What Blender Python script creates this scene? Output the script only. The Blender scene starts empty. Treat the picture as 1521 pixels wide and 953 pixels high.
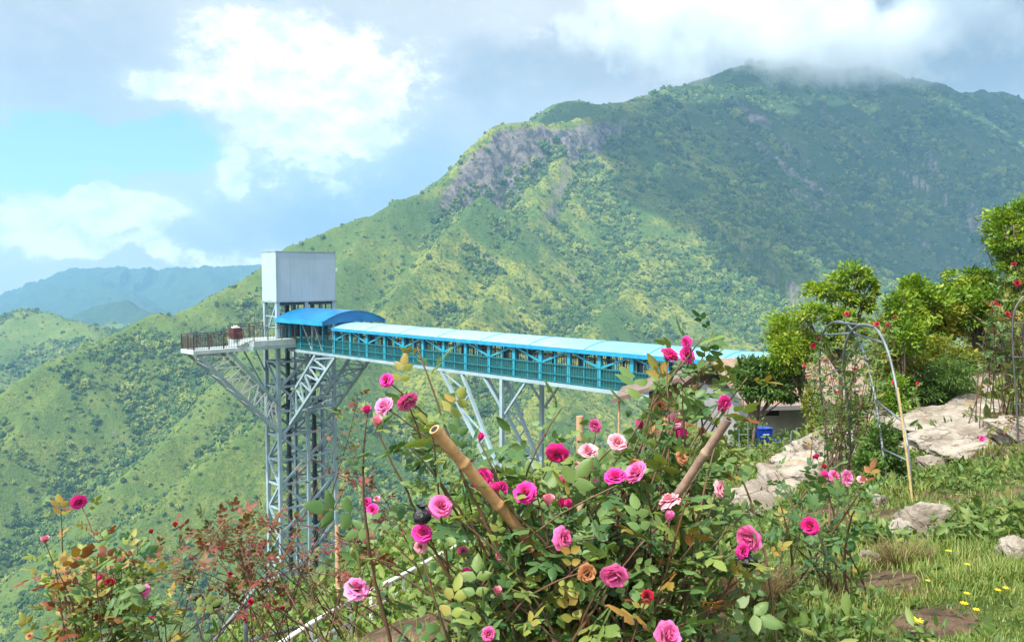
import bpy, math, random
import numpy as np
from mathutils import Vector, Matrix

# ------------------------------------------------------------------ camera, world, sun, exposure
F_PX, CX, CY, HOR = 1183.0, 760.5, 476.5, 407.0
PITCH = math.atan((CY - HOR) / F_PX)
sc = bpy.context.scene
cd = bpy.data.cameras.new("camera")
cam = bpy.data.objects.new("camera", cd)
sc.collection.objects.link(cam)
cd.sensor_width = 36.0
cd.lens = 36.0 * F_PX / 1521.0
cd.clip_start, cd.clip_end = 0.05, 60000.0
cam.location = (0, 0, 0)
cam.rotation_euler = (math.pi / 2 - PITCH, 0, 0)
sc.camera = cam

SUN_EL, SUN_AZ = math.radians(56), math.radians(-140)      # azimuth from +Y towards +X
world = bpy.data.worlds.new("World")
sc.world = world
world.use_nodes = True
sun_d = bpy.data.lights.new("sun", 'SUN')
sun_d.energy, sun_d.angle, sun_d.color = 2.95, math.radians(0.6), (1.0, 0.94, 0.83)
sun = bpy.data.objects.new("sun", sun_d)
sc.collection.objects.link(sun)
TO_SUN = Vector((math.sin(SUN_AZ) * math.cos(SUN_EL), math.cos(SUN_AZ) * math.cos(SUN_EL), math.sin(SUN_EL)))
sun.rotation_euler = TO_SUN.to_track_quat('Z', 'Y').to_euler()
sc.view_settings.view_transform = 'Standard'
sc.view_settings.look = 'None'
sc.view_settings.gamma = 1.0
sc.view_settings.exposure = 1.47
sc.cycles.max_bounces = 6
sc.cycles.diffuse_bounces = 2
sc.cycles.glossy_bounces = 2
sc.cycles.transmission_bounces = 4
sc.cycles.transparent_max_bounces = 8
sc.cycles.volume_bounces = 4
sc.cycles.use_denoising = True


class Nodes:
    """small helper that writes maths as shader nodes"""
    def __init__(self, tree):
        self.t = tree
        tree.nodes.clear()

    def new(self, kind, **kw):
        n = self.t.nodes.new(kind)
        for k, v in kw.items():
            setattr(n, k, v)
        return n

    def put(self, sock, v):
        if isinstance(v, bpy.types.NodeSocket):
            self.t.links.new(v, sock)
        elif isinstance(v, (tuple, list)):
            sock.default_value = tuple(v) + ((1.0,) if len(v) == 3 and len(sock.default_value) == 4 else ())
        else:
            sock.default_value = v

    def math(self, op, a, b=0.0, c=0.0, clamp=False):
        n = self.new('ShaderNodeMath', operation=op, use_clamp=clamp)
        self.put(n.inputs[0], a)
        self.put(n.inputs[1], b)
        self.put(n.inputs[2], c)
        return n.outputs[0]

    def mix(self, f, a, b, blend='MIX'):
        n = self.new('ShaderNodeMix', data_type='RGBA', blend_type=blend)
        self.put(n.inputs[0], f)
        self.put(n.inputs[6], a)
        self.put(n.inputs[7], b)
        return n.outputs[2]

    def noise(self, vec, scale, detail=4.0, rough=0.55, dist=0.0):
        n = self.new('ShaderNodeTexNoise')
        if vec is not None:
            self.put(n.inputs['Vector'], vec)
        n.inputs['Scale'].default_value = scale
        n.inputs['Detail'].default_value = detail
        n.inputs['Roughness'].default_value = rough
        n.inputs['Distortion'].default_value = dist
        return n.outputs['Fac']

    def ramp(self, f, stops, interp='LINEAR'):
        n = self.new('ShaderNodeValToRGB')
        n.color_ramp.interpolation = interp
        e = n.color_ramp.elements
        while len(e) < len(stops):
            e.new(0.5)
        for i, (p, c) in enumerate(stops):
            e[i].position = p
            e[i].color = (c, c, c, 1) if not isinstance(c, tuple) else c + (1,)
        self.put(n.inputs[0], f)
        return n.outputs[0]

    def smooth(self, v, a, b):
        n = self.new('ShaderNodeMapRange', interpolation_type='SMOOTHSTEP')
        self.put(n.inputs[0], v)
        n.inputs[1].default_value, n.inputs[2].default_value = a, b
        n.inputs[3].default_value, n.inputs[4].default_value = 0.0, 1.0
        return n.outputs[0]


def px_dir(px, py):
    """azimuth and elevation (radians) of a direction"""
    dx, dy = (px - CX) / F_PX, (CY - py) / F_PX
    x, y, z = dx, math.cos(PITCH) + dy * math.sin(PITCH), dy * math.cos(PITCH) - math.sin(PITCH)
    return math.atan2(x, y), math.atan2(z, math.hypot(x, y))


def build_world():
    N = Nodes(world.node_tree)
    out = N.new('ShaderNodeOutputWorld')
    sky = N.new('ShaderNodeTexSky', sky_type='NISHITA', sun_disc=False)
    sky.sun_elevation = SUN_EL
    sky.sun_rotation = SUN_AZ
    sky.altitude = 1800
    sky.air_density, sky.dust_density, sky.ozone_density = 1.0, 0.6, 1.5
    tc = N.new('ShaderNodeTexCoord').outputs['Generated']
    sep = N.new('ShaderNodeSeparateXYZ')
    N.put(sep.inputs[0], tc)
    az = N.math('ARCTAN2', sep.outputs[0], sep.outputs[1])
    el = N.math('ARCSINE', sep.outputs[2])
    com = N.new('ShaderNodeCombineXYZ')
    N.put(com.inputs[0], az)
    N.put(com.inputs[1], N.math('MULTIPLY', el, 1.35))
    v = com.outputs[0]
    big = N.math('SUBTRACT', N.noise(v, 6.5, 7, 0.58), 0.5)
    off = N.new('ShaderNodeVectorMath', operation='ADD')
    N.put(off.inputs[0], v)
    off.inputs[1].default_value = (7.3, 2.1, 4.0)
    big2 = N.math('SUBTRACT', N.noise(off.outputs[0], 6.5, 7, 0.58), 0.5)
    fine = N.math('SUBTRACT', N.noise(v, 30.0, 9, 0.66), 0.5)
    azw = N.math('ADD', az, N.math('MULTIPLY', big, 0.22))
    elw = N.math('ADD', el, N.math('MULTIPLY', big2, 0.14))

    def blob(px, py, rx, ry, w, warped=True):
        a0, e0 = px_dir(px, py)
        a, e = (azw, elw) if warped else (az, el)
        da = N.math('DIVIDE', N.math('SUBTRACT', a, a0), rx / F_PX)
        de = N.math('DIVIDE', N.math('SUBTRACT', e, e0), ry / F_PX)
        q = N.math('ADD', N.math('MULTIPLY', da, da), N.math('MULTIPLY', de, de))
        return N.math('MULTIPLY', N.math('EXPONENT', N.math('MULTIPLY', q, -1.0)), w)

    def total(items, start=0.0):
        s = start
        for it in items:
            s = N.math('ADD', s, blob(*it))
        return s

    # clear gaps (negative) in an otherwise cloudy sky
    cov = total([(170, 205, 180, 26, -1.5), (330, 180, 70, 26, -0.7), (20, 232, 130, 24, -1.1),
                 (20, 285, 70, 22, -0.8), (360, -12, 110, 16, -0.9), (150, 262, 110, 9, -0.45),
                 (480, 120, 190, 120, 0.6), (120, 345, 190, 45, 0.8), (330, 265, 80, 45, 0.5), (700, 100, 900, 400, 0.15)], 1.0)
    cov = N.math('ADD', cov, N.math('MULTIPLY', fine, 0.55))
    cov = N.smooth(cov, 0.10, 0.62)
    shade = total([(60, 90, 190, 90, 0.30), (500, 290, 150, 55, 0.42), (640, 240, 110, 80, 0.25),
                   (700, 110, 110, 50, 0.25), (1080, 50, 260, 60, 0.34), (1480, 80, 240, 90, 0.50),
                   (560, 350, 160, 40, 0.34), (230, 365, 120, 22, 0.20), (860, 130, 120, 50, 0.22), (880, 10, 150, 40, -0.2)], 0.26)
    shade = N.math('ADD', shade, N.math('MULTIPLY', fine, 0.40))
    shade = N.math('ADD', shade, N.math('MULTIPLY', big, 0.45))
    grey = N.ramp(shade, [(0.0, (0.74, 0.72, 0.69)), (0.35, (0.50, 0.51, 0.51)), (0.7, (0.31, 0.35, 0.38)), (1.0, (0.16, 0.25, 0.30))])
    white = total([(400, 50, 120, 40, 0.9), (470, 120, 120, 80, 1.0), (290, 135, 100, 30, 0.9), (570, 110, 60, 55, 0.6), (560, 300, 60, 40, .35), (800, 40, 160, 40, .45), (640, 180, 70, 40, .3),
                   (332, 246, 40, 30, 1.1), (120, 300, 90, 34, 1.4), (200, 330, 90, 26, .7), (25, 358, 70, 34, 1.2), (250, 376, 200, 14, 0.9), (455, 205, 80, 55, 0.9)])
    white = N.math('ADD', white, N.math('MULTIPLY', fine, 1.5))
    white = N.math('ADD', white, N.math('MULTIPLY', big2, 0.5))
    body = N.noise(off.outputs[0], 19.0, 9, 0.64)
    soft = N.smooth(white, 0.05, 1.15)
    crisp = N.smooth(N.math('ADD', white, N.math('MULTIPLY', N.math('SUBTRACT', body, 0.5), 1.3)), 0.46, 0.80)
    white = N.math('ADD', N.math('MULTIPLY', soft, 0.5), N.math('MULTIPLY', crisp, 0.5))
    lit = N.mix(N.smooth(body, 0.40, 0.66), (1.12, 1.08, 1.02), (0.74, 0.75, 0.76))
    ccol = N.mix(white, grey, lit)
    # thin veil that whitens the blue gaps
    blue = N.mix(0.12, (0.13, 0.40, 0.62), (0.60, 0.70, 0.76))
    b1 = N.new('ShaderNodeBackground')
    N.put(b1.inputs[0], sky.outputs[0])
    b1.inputs[1].default_value = 0.05
    b1b = N.new('ShaderNodeBackground')
    N.put(b1b.inputs[0], blue)
    b1b.inputs[1].default_value = 0.22
    add = N.new('ShaderNodeAddShader')
    N.put(add.inputs[0], b1.outputs[0])
    N.put(add.inputs[1], b1b.outputs[0])
    b2 = N.new('ShaderNodeBackground')
    N.put(b2.inputs[0], ccol)
    # extra sky brightness round the sun, behind the viewer, added as fill light
    dp = N.new('ShaderNodeVectorMath', operation='DOT_PRODUCT')
    N.put(dp.inputs[0], tc)
    dp.inputs[1].default_value = tuple(TO_SUN)
    N.put(b2.inputs[1], N.math('MULTIPLY', N.math('ADD', 1.0, N.math('MULTIPLY', N.smooth(dp.outputs['Value'], 0.45, 1.0), 3.6)), 0.50))
    mx = N.new('ShaderNodeMixShader')
    N.put(mx.inputs[0], cov)
    N.put(mx.inputs[1], add.outputs[0])
    N.put(mx.inputs[2], b2.outputs[0])
    N.put(out.inputs[0], mx.outputs[0])


build_world()

# ------------------------------------------------------------------ helpers
rng = np.random.default_rng(11)
random.seed(5)
COL = sc.collection


def at(px, py, Y):
    """the place at depth Y that a point of the view falls on"""
    dx, dy = (px - CX) / F_PX, (CY - py) / F_PX
    ry = math.cos(PITCH) + dy * math.sin(PITCH)
    k = Y / ry
    return np.array([dx * k, Y, (dy * math.cos(PITCH) - math.sin(PITCH)) * k])


def pxm(px, Y):
    """metres that px pixels span at depth Y"""
    return px * Y / F_PX


def tag(o, label=None, cat=None, group=None, kind=None):
    for k, v in (("label", label), ("category", cat), ("group", group), ("kind", kind)):
        if v:
            o[k] = v
    return o


def empty(name, loc=(0, 0, 0), rz=0.0):
    o = bpy.data.objects.new(name, None)
    o.empty_display_size = 0.2
    o.location = tuple(loc)
    o.rotation_euler = (0, 0, rz)
    COL.objects.link(o)
    return o


def mesh_obj(name, V, F, mat, parent=None, tint=None, smooth=False, mats=None, midx=None):
    """F: (n,3)/(n,4) int array, or a list of index tuples"""
    me = bpy.data.meshes.new(name)
    V = np.asarray(V, dtype=np.float32)
    if isinstance(F, np.ndarray):
        nf, k = F.shape
        me.vertices.add(len(V))
        me.vertices.foreach_set('co', V.ravel())
        me.loops.add(nf * k)
        me.loops.foreach_set('vertex_index', F.astype(np.int32).ravel())
        me.polygons.add(nf)
        me.polygons.foreach_set('loop_start', np.arange(0, nf * k, k, dtype=np.int32))
        me.polygons.foreach_set('loop_total', np.full(nf, k, dtype=np.int32))
        me.update(calc_edges=True)
    else:
        me.from_pydata([tuple(map(float, v)) for v in V], [], F)
        me.update()
    for m in (mats or [mat]):
        me.materials.append(m)
    if midx is not None:
        me.polygons.foreach_set('material_index', np.asarray(midx, dtype=np.int32))
    if smooth:
        me.polygons.foreach_set('use_smooth', np.ones(len(me.polygons), dtype=bool))
    if tint is not None:
        a = me.attributes.new('tint', 'FLOAT', 'POINT')
        a.data.foreach_set('value', np.asarray(tint, dtype=np.float32))
    o = bpy.data.objects.new(name, me)
    COL.objects.link(o)
    if parent is not None:
        o.parent = parent
    return o


class MB:
    def __init__(self):
        self.V, self.F, self.M = [], [], []
        self.mi = 0

    def add(self, verts, faces):
        o = len(self.V)
        self.V.extend([tuple(map(float, v)) for v in verts])
        self.F.extend([tuple(i + o for i in f) for f in faces])
        self.M.extend([self.mi] * len(faces))

    def box(self, x0, x1, y0, y1, z0, z1):
        v = [(x, y, z) for z in (z0, z1) for y in (y0, y1) for x in (x0, x1)]
        self.add(v, [(0, 2, 3, 1), (4, 5, 7, 6), (0, 1, 5, 4), (2, 6, 7, 3), (0, 4, 6, 2), (1, 3, 7, 5)])

    def beam(self, p, q, w, h=None, up=(0, 0, 1)):
        h = h or w
        p, q = Vector(p), Vector(q)
        d = (q - p).normalized()
        u = Vector(up)
        if abs(d.dot(u)) > 0.98:
            u = Vector((1, 0, 0))
        s = d.cross(u).normalized()
        u = s.cross(d).normalized()
        v = []
        for c in (p, q):
            for a, b in ((-1, -1), (1, -1), (1, 1), (-1, 1)):
                v.append(c + s * (a * w / 2) + u * (b * h / 2))
        self.add(v, [(3, 2, 1, 0), (4, 5, 6, 7), (0, 1, 5, 4), (1, 2, 6, 5), (2, 3, 7, 6), (3, 0, 4, 7)])

    def tube(self, pts, rad, n=8, cap=True):
        pts = [Vector(p) for p in pts]
        if not hasattr(rad, '__len__'):
            rad = [rad] * len(pts)
        base = len(self.V)
        ref = Vector((0.13, 0.21, 1)).normalized()
        for i, p in enumerate(pts):
            d = (pts[min(i + 1, len(pts) - 1)] - pts[max(i - 1, 0)]).normalized()
            if abs(d.dot(ref)) > 0.97:
                ref = Vector((1, 0.2, 0.1)).normalized()
            s = d.cross(ref).normalized()
            u = s.cross(d).normalized()
            ref = u
            for k in range(n):
                a = 2 * math.pi * k / n
                self.V.append(tuple(p + (s * math.cos(a) + u * math.sin(a)) * rad[i]))
        for i in range(len(pts) - 1):
            for k in range(n):
                a, b = base + i * n + k, base + i * n + (k + 1) % n
                self.F.append((a, b, b + n, a + n))
                self.M.append(self.mi)
        if cap:
            self.F.append(tuple(base + k for k in range(n))[::-1])
            self.F.append(tuple(base + (len(pts) - 1) * n + k for k in range(n)))
            self.M.extend([self.mi] * 2)

    def build(self, name, mat, parent=None, smooth=False, mats=None, tint=None):
        return mesh_obj(name, self.V, self.F, mat, parent, smooth=smooth, mats=mats, midx=self.M if mats else None, tint=tint)


def smooth_by_angle(o, deg=35):
    me = o.data
    me.polygons.foreach_set('use_smooth', np.ones(len(me.polygons), dtype=bool))
    try:
        me.set_sharp_from_angle(angle=math.radians(deg))
    except Exception:
        pass


def bevel(o, w, seg=2):
    m = o.modifiers.new('bevel', 'BEVEL')
    m.width, m.segments, m.limit_method = w, seg, 'ANGLE'
    return o


# ---- numpy gradient noise
_perm = np.random.default_rng(3).permutation(512)
_perm = np.concatenate([_perm, _perm, _perm])
_ang = np.random.default_rng(4).uniform(0, 2 * math.pi, 512)
_gx, _gy = np.cos(_ang), np.sin(_ang)


def perlin(x, y):
    x, y = np.asarray(x, float), np.asarray(y, float)
    xi, yi = np.floor(x).astype(int), np.floor(y).astype(int)
    xf, yf = x - xi, y - yi
    u, v = xf ** 3 * (xf * (xf * 6 - 15) + 10), yf ** 3 * (yf * (yf * 6 - 15) + 10)

    def g(ix, iy, dx, dy):
        h = _perm[(_perm[ix & 511] + iy) & 511]
        return _gx[h] * dx + _gy[h] * dy
    n00, n10 = g(xi, yi, xf, yf), g(xi + 1, yi, xf - 1, yf)
    n01, n11 = g(xi, yi + 1, xf, yf - 1), g(xi + 1, yi + 1, xf - 1, yf - 1)
    a, b = n00 + u * (n10 - n00), n01 + u * (n11 - n01)
    return (a + v * (b - a)) * 1.5


def fbm(x, y, octv=4, gain=0.5):
    s, a, f = 0, 1.0, 1.0
    for i in range(octv):
        s = s + a * perlin(x * f + 17.3 * i, y * f - 9.1 * i)
        a *= gain
        f *= 2.03
    return s


# ------------------------------------------------------------------ materials
def principled(name, col, rough=0.6, metal=0.0, spec=0.5, var=0.0, vscale=3.0, bump=0.0, bscale=20.0, col2=None, coat=0.0):
    m = bpy.data.materials.new(name)
    m.use_nodes = True
    N = Nodes(m.node_tree)
    out = N.new('ShaderNodeOutputMaterial')
    p = N.new('ShaderNodeBsdfPrincipled')
    N.put(out.inputs[0], p.outputs[0])
    p.inputs['Roughness'].default_value = rough
    p.inputs['Metallic'].default_value = metal
    p.inputs['Specular IOR Level'].default_value = spec
    p.inputs['Coat Weight'].default_value = coat
    tc = N.new('ShaderNodeTexCoord').outputs['Object']
    if col2 is not None or var:
        c2 = col2 if col2 is not None else tuple(c * (1 - var) for c in col)
        f = N.smooth(N.noise(tc, vscale, 6, 0.6), 0.35, 0.68)
        N.put(p.inputs['Base Color'], N.mix(f, col, c2))
    else:
        N.put(p.inputs['Base Color'], col)
    if bump:
        b = N.new('ShaderNodeBump')
        b.inputs['Strength'].default_value = bump
        b.inputs['Distance'].default_value = 0.02
        N.put(b.inputs['Height'], N.noise(tc, bscale, 6, 0.6))
        N.put(p.inputs['Normal'], b.outputs[0])
    return m


def streaked(name, col, streak, rough=.45):
    m = bpy.data.materials.new(name)
    m.use_nodes = True
    N = Nodes(m.node_tree)
    out = N.new('ShaderNodeOutputMaterial')
    p = N.new('ShaderNodeBsdfPrincipled')
    tc = N.new('ShaderNodeTexCoord').outputs['Object']
    mp = N.new('ShaderNodeMapping')
    mp.inputs['Scale'].default_value = (3.0, 3.0, .16)
    N.put(mp.inputs[0], tc)
    f = N.smooth(N.noise(mp.outputs[0], 1.4, 7, .68), .50, .74)
    c = N.mix(N.math('MULTIPLY', f, .55), col, streak)
    c = N.mix(N.math('MULTIPLY', N.smooth(N.noise(tc, .45, 5, .6), .4, .7), .35), c, tuple(x * .75 for x in col))
    N.put(p.inputs['Base Color'], c)
    p.inputs['Roughness'].default_value = rough
    b = N.new('ShaderNodeBump')
    b.inputs['Strength'].default_value = .12
    b.inputs['Distance'].default_value = .05
    N.put(b.inputs['Height'], N.noise(tc, 1.2, 4, .5))
    N.put(p.inputs['Normal'], b.outputs[0])
    N.put(out.inputs[0], p.outputs[0])
    return m


def leaf_mat(name, stops, rough=0.5, trans=0.28, spec=0.35):
    m = bpy.data.materials.new(name)
    m.use_nodes = True
    N = Nodes(m.node_tree)
    out = N.new('ShaderNodeOutputMaterial')
    at_ = N.new('ShaderNodeAttribute', attribute_name='tint')
    tc = N.new('ShaderNodeTexCoord').outputs['Object']
    f = N.math('ADD', at_.outputs['Fac'], N.math('MULTIPLY', N.math('SUBTRACT', N.noise(tc, 30.0, 3), 0.5), 0.12))
    c = N.ramp(f, stops)
    p = N.new('ShaderNodeBsdfPrincipled')
    p.inputs['Roughness'].default_value = rough
    p.inputs['Specular IOR Level'].default_value = spec
    N.put(p.inputs['Base Color'], c)
    t = N.new('ShaderNodeBsdfTranslucent')
    N.put(t.inputs[0], N.mix(1.0, c, (1.25, 1.3, 0.55), 'MULTIPLY'))
    mx = N.new('ShaderNodeMixShader')
    mx.inputs[0].default_value = trans
    N.put(mx.inputs[1], p.outputs[0])
    N.put(mx.inputs[2], t.outputs[0])
    N.put(out.inputs[0], mx.outputs[0])
    return m


MAT = {}
MAT['steel'] = principled('painted_steel', (0.27, 0.385, 0.435), 0.5, 0.0, 0.4, var=0.25, vscale=0.7)
MAT['steel_dark'] = principled('dark_steel', (0.03, 0.045, 0.055), 0.5, var=0.3)
MAT['clad'] = streaked('cladding_sheet', (0.33, 0.43, 0.50), (0.23, 0.28, 0.31))
MAT['deck'] = principled('deck_metal', (0.40, 0.49, 0.50), 0.5, var=0.2, vscale=1.2)
MAT['rail_brown'] = principled('brown_railing_paint', (0.085, 0.045, 0.045), 0.45, var=0.25)
MAT['blue_frame'] = principled('teal_blue_paint', (0.020, 0.29, 0.43), 0.4, var=0.25, vscale=1.0)
MAT['teal_panel'] = principled('dark_teal_panel', (0.012, 0.10, 0.10), 0.45, var=0.35, vscale=1.5)
MAT['teal_rail'] = principled('dark_teal_rail', (0.012, 0.16, 0.20), 0.45, var=0.3)
MAT['blue_roof'] = principled('blue_roof_sheet', (0.008, 0.115, 0.31), 0.35, col2=(0.010, 0.17, 0.36), vscale=0.5)
MAT['blue_edge'] = principled('blue_eave_sheet', (0.015, 0.28, 0.52), 0.35, var=0.25, vscale=1.5)
MAT['white_paint'] = principled('white_paint', (0.62, 0.66, 0.64), 0.45, var=0.25, vscale=3)
MAT['galv'] = principled('galvanised_tube', (0.17, 0.205, 0.225), 0.5, 0.25, var=0.4, vscale=6)
MAT['bamboo'] = principled('bamboo', (0.46, 0.27, 0.12), 0.5, col2=(0.30, 0.17, 0.08), vscale=14, bump=0.15, bscale=60)
MAT['bamboo_grey'] = principled('weathered_bamboo', (0.29, 0.20, 0.145), 0.65, col2=(0.17, 0.11, 0.085), vscale=16, bump=0.2, bscale=60)
MAT['raw_wood'] = principled('sawn_wood', (0.46, 0.31, 0.18), 0.65, col2=(0.33, 0.20, 0.11), vscale=9)
MAT['cane'] = principled('rose_cane', (0.075, 0.060, 0.028), 0.6, col2=(0.13, 0.055, 0.035), vscale=9)
MAT['cane_red'] = principled('red_rose_cane', (0.13, 0.045, 0.035), 0.6, col2=(0.08, 0.055, 0.03), vscale=9)
MAT['bark'] = principled('tree_bark', (0.13, 0.095, 0.07), 0.85, col2=(0.07, 0.055, 0.04), vscale=6, bump=0.4, bscale=25)
MAT['black_plastic'] = principled('black_plastic_film', (0.008, 0.010, 0.016), 0.28, bump=0.5, bscale=60)
MAT['wall_grey'] = principled('grey_render_wall', (0.30, 0.30, 0.31), 0.85, var=0.3, vscale=1.2)
MAT['dark_void'] = principled('unlit_opening', (0.01, 0.01, 0.012), 0.8)
MAT['plank'] = principled('brown_planks', (0.26, 0.12, 0.055), 0.75, col2=(0.13, 0.06, 0.03), vscale=7)
MAT['plank_light'] = principled('yellow_planks', (0.48, 0.27, 0.10), 0.75, col2=(0.33, 0.17, 0.07), vscale=7)
MAT['blue_plastic'] = principled('blue_plastic', (0.008, 0.045, 0.34), 0.35)
MAT['label_white'] = principled('white_print', (0.5, 0.55, 0.7), 0.6)
MAT['sepal'] = principled('sepal_green', (0.09, 0.15, 0.035), 0.55)
MAT['yellow_petal'] = principled('yellow_petals', (0.75, 0.52, 0.015), 0.5)


def petal_mat(name, inner, outer, trans=0.25):
    m = bpy.data.materials.new(name)
    m.use_nodes = True
    N = Nodes(m.node_tree)
    out = N.new('ShaderNodeOutputMaterial')
    a = N.new('ShaderNodeAttribute', attribute_name='tint')
    c = N.mix(a.outputs['Fac'], inner, outer)
    p = N.new('ShaderNodeBsdfPrincipled')
    p.inputs['Roughness'].default_value = 0.55
    p.inputs['Specular IOR Level'].default_value = 0.2
    p.inputs['Sheen Weight'].default_value = 0.15
    N.put(p.inputs['Base Color'], c)
    t = N.new('ShaderNodeBsdfTranslucent')
    N.put(t.inputs[0], c)
    mx = N.new('ShaderNodeMixShader')
    mx.inputs[0].default_value = trans
    N.put(mx.inputs[1], p.outputs[0])
    N.put(mx.inputs[2], t.outputs[0])
    N.put(out.inputs[0], mx.outputs[0])
    return m


PET = {
    'hot': petal_mat('hot_pink_petals', (0.62, 0.008, 0.16), (0.80, 0.045, 0.36)),
    'pink': petal_mat('pink_petals', (0.62, 0.03, 0.20), (0.84, 0.17, 0.45)),
    'pale': petal_mat('pale_pink_petals', (0.70, 0.13, 0.22), (0.86, 0.40, 0.50)),
    'faded': petal_mat('withered_petals', (0.36, 0.12, 0.06), (0.52, 0.24, 0.10)),
    'cerise': petal_mat('cerise_petals', (0.55, 0.005, 0.12), (0.74, 0.02, 0.25)),
    'lilac': petal_mat('lilac_pink_petals', (0.66, 0.05, 0.28), (0.86, 0.28, 0.55)),
    'red': petal_mat('red_petals', (0.34, 0.005, 0.02), (0.52, 0.012, 0.05)),
}
LEAF = {
    'rose': leaf_mat('rose_leaves', rough=0.50, spec=0.4, stops=[(0.0, (0.022, 0.062, 0.024)), (0.30, (0.052, 0.125, 0.042)), (0.58, (0.11, 0.19, 0.055)),
                                     (0.80, (0.20, 0.25, 0.05)), (0.92, (0.27, 0.17, 0.035)), (1.0, (0.18, 0.055, 0.03))]),
    'rose_red': leaf_mat('reddish_rose_leaves', [(0.0, (0.05, 0.09, 0.03)), (0.35, (0.11, 0.12, 0.035)), (0.6, (0.19, 0.07, 0.04)), (1.0, (0.17, 0.030, 0.035))]),
    'bright': leaf_mat('bright_tree_leaves', [(0.0, (0.035, 0.085, 0.010)), (0.45, (0.10, 0.20, 0.015)), (0.8, (0.21, 0.32, 0.02)), (1.0, (0.30, 0.33, 0.04))], trans=0.3),
    'yellow': leaf_mat('yellow_green_leaves', [(0.0, (0.06, 0.10, 0.015)), (0.5, (0.18, 0.22, 0.025)), (1.0, (0.36, 0.30, 0.035))], trans=0.3),
    'mid': leaf_mat('green_tree_leaves', [(0.0, (0.018, 0.050, 0.014)), (0.5, (0.050, 0.115, 0.022)), (1.0, (0.12, 0.20, 0.035))]),
    'weed': leaf_mat('weed_leaves', [(0.0, (0.022, 0.055, 0.016)), (0.4, (0.065, 0.130, 0.028)), (0.75, (0.14, 0.20, 0.045)), (1.0, (0.25, 0.22, 0.07))]),
    'grass': leaf_mat('grass_blades', [(0.0, (0.05, 0.10, 0.018)), (0.45, (0.12, 0.19, 0.03)), (0.75, (0.19, 0.23, 0.05)), (1.0, (0.34, 0.28, 0.13))], trans=0.3),
    'slope': leaf_mat('slope_leaves', [(0.0, (0.030, 0.075, 0.020)), (0.5, (0.080, 0.15, 0.028)), (1.0, (0.19, 0.24, 0.045))]),
    'dry': leaf_mat('dry_leaves', [(0.0, (0.16, 0.11, 0.06)), (0.5, (0.26, 0.18, 0.09)), (1.0, (0.15, 0.15, 0.05))]),
}

# ------------------------------------------------------------------ terrain
RIDGES = []      # (points Nx3, slope, rounding, cliff per point, gully amplitude)


def ridge(pts, slope=0.62, rnd=25.0, gully=22.0):
    P = np.array([at(p[0], p[1], p[2]) for p in pts])
    c = np.array([p[3] if len(p) > 3 else 0.0 for p in pts])
    RIDGES.append((P, slope, rnd, c, gully))


# the high summit ridge
ridge([(1800, 215, 2750), (1640, 180, 2720), (1521, 151, 2700), (1400, 131, 2650), (1290, 99, 2600), (1235, 104, 2600), (1180, 88, 2600),
       (1100, 96, 2500), (1020, 126, 2350), (950, 146, 2200), (905, 168, 2020)], 0.74, 40, 60)
ridge([(795, 182, 1960), (825, 157, 2030), (860, 147, 2080), (900, 156, 2080), (960, 150, 2250)], 0.7, 40, 12)
# the cliff spur running down to the left
ridge([(960, 150, 2080), (905, 169, 1880, 40), (850, 177, 1770, 60), (800, 180, 1700, 95), (735, 190, 1610, 110), (702, 213, 1570, 110), (662, 262, 1525, 70),
       (632, 286, 1480, 20), (585, 294, 1430, 15), (552, 320, 1400), (490, 342, 1350), (430, 368, 1300), (388, 396, 1255), (330, 431, 1195),
       (300, 451, 1165), (262, 466, 1130), (226, 461, 1095), (190, 486, 1055), (140, 511, 1000), (60, 546, 930), (0, 590, 880), (-120, 660, 800),
       (-300, 760, 700)], 0.86, 12, 40)
# spurs coming towards the view
ridge([(715, 292, 1440), (690, 322, 1370), (640, 372, 1260), (592, 430, 1140), (545, 490, 1010), (480, 566, 900), (420, 640, 800)], 0.74, 6, 44)
ridge([(552, 330, 1385), (500, 400, 1230), (440, 455, 1110), (370, 530, 980), (300, 610, 870), (200, 700, 760), (110, 790, 680)], 0.72, 8, 44)
ridge([(320, 445, 1165), (200, 522, 1020), (100, 578, 925), (40, 628, 860), (-20, 690, 790), (-120, 800, 700)], 0.74, 6, 40)
ridge([(520, 520, 960), (440, 585, 830), (385, 632, 770), (300, 692, 705), (200, 772, 640), (120, 852, 590), (40, 940, 545), (-60, 1050, 500)], 0.74, 5, 40)
ridge([(1248, 168, 2480), (1238, 205, 2360), (1212, 240, 2200), (1178, 295, 2000), (1120, 372, 1740), (1062, 452, 1480), (1000, 530, 1220), (940, 640, 980)], 0.70, 8, 62)
ridge([(905, 200, 1850), (935, 262, 1740), (962, 335, 1600), (942, 420, 1400), (890, 480, 1200), (820, 560, 1000), (740, 660, 830)], 0.68, 10, 50)
ridge([(1440, 170, 2550), (1420, 240, 2300), (1372, 330, 2000), (1310, 420, 1650), (1240, 500, 1350), (1150, 600, 1100)], 0.62, 24, 44)
ridge([(1640, 200, 2500), (1600, 300, 2100), (1521, 400, 1700), (1440, 470, 1400)], 0.62, 24, 44)
ridge([(830, 215, 1700, 40), (800, 290, 1560, 40), (770, 370, 1380), (720, 450, 1180), (650, 540, 980)], 0.72, 8, 44)
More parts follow.
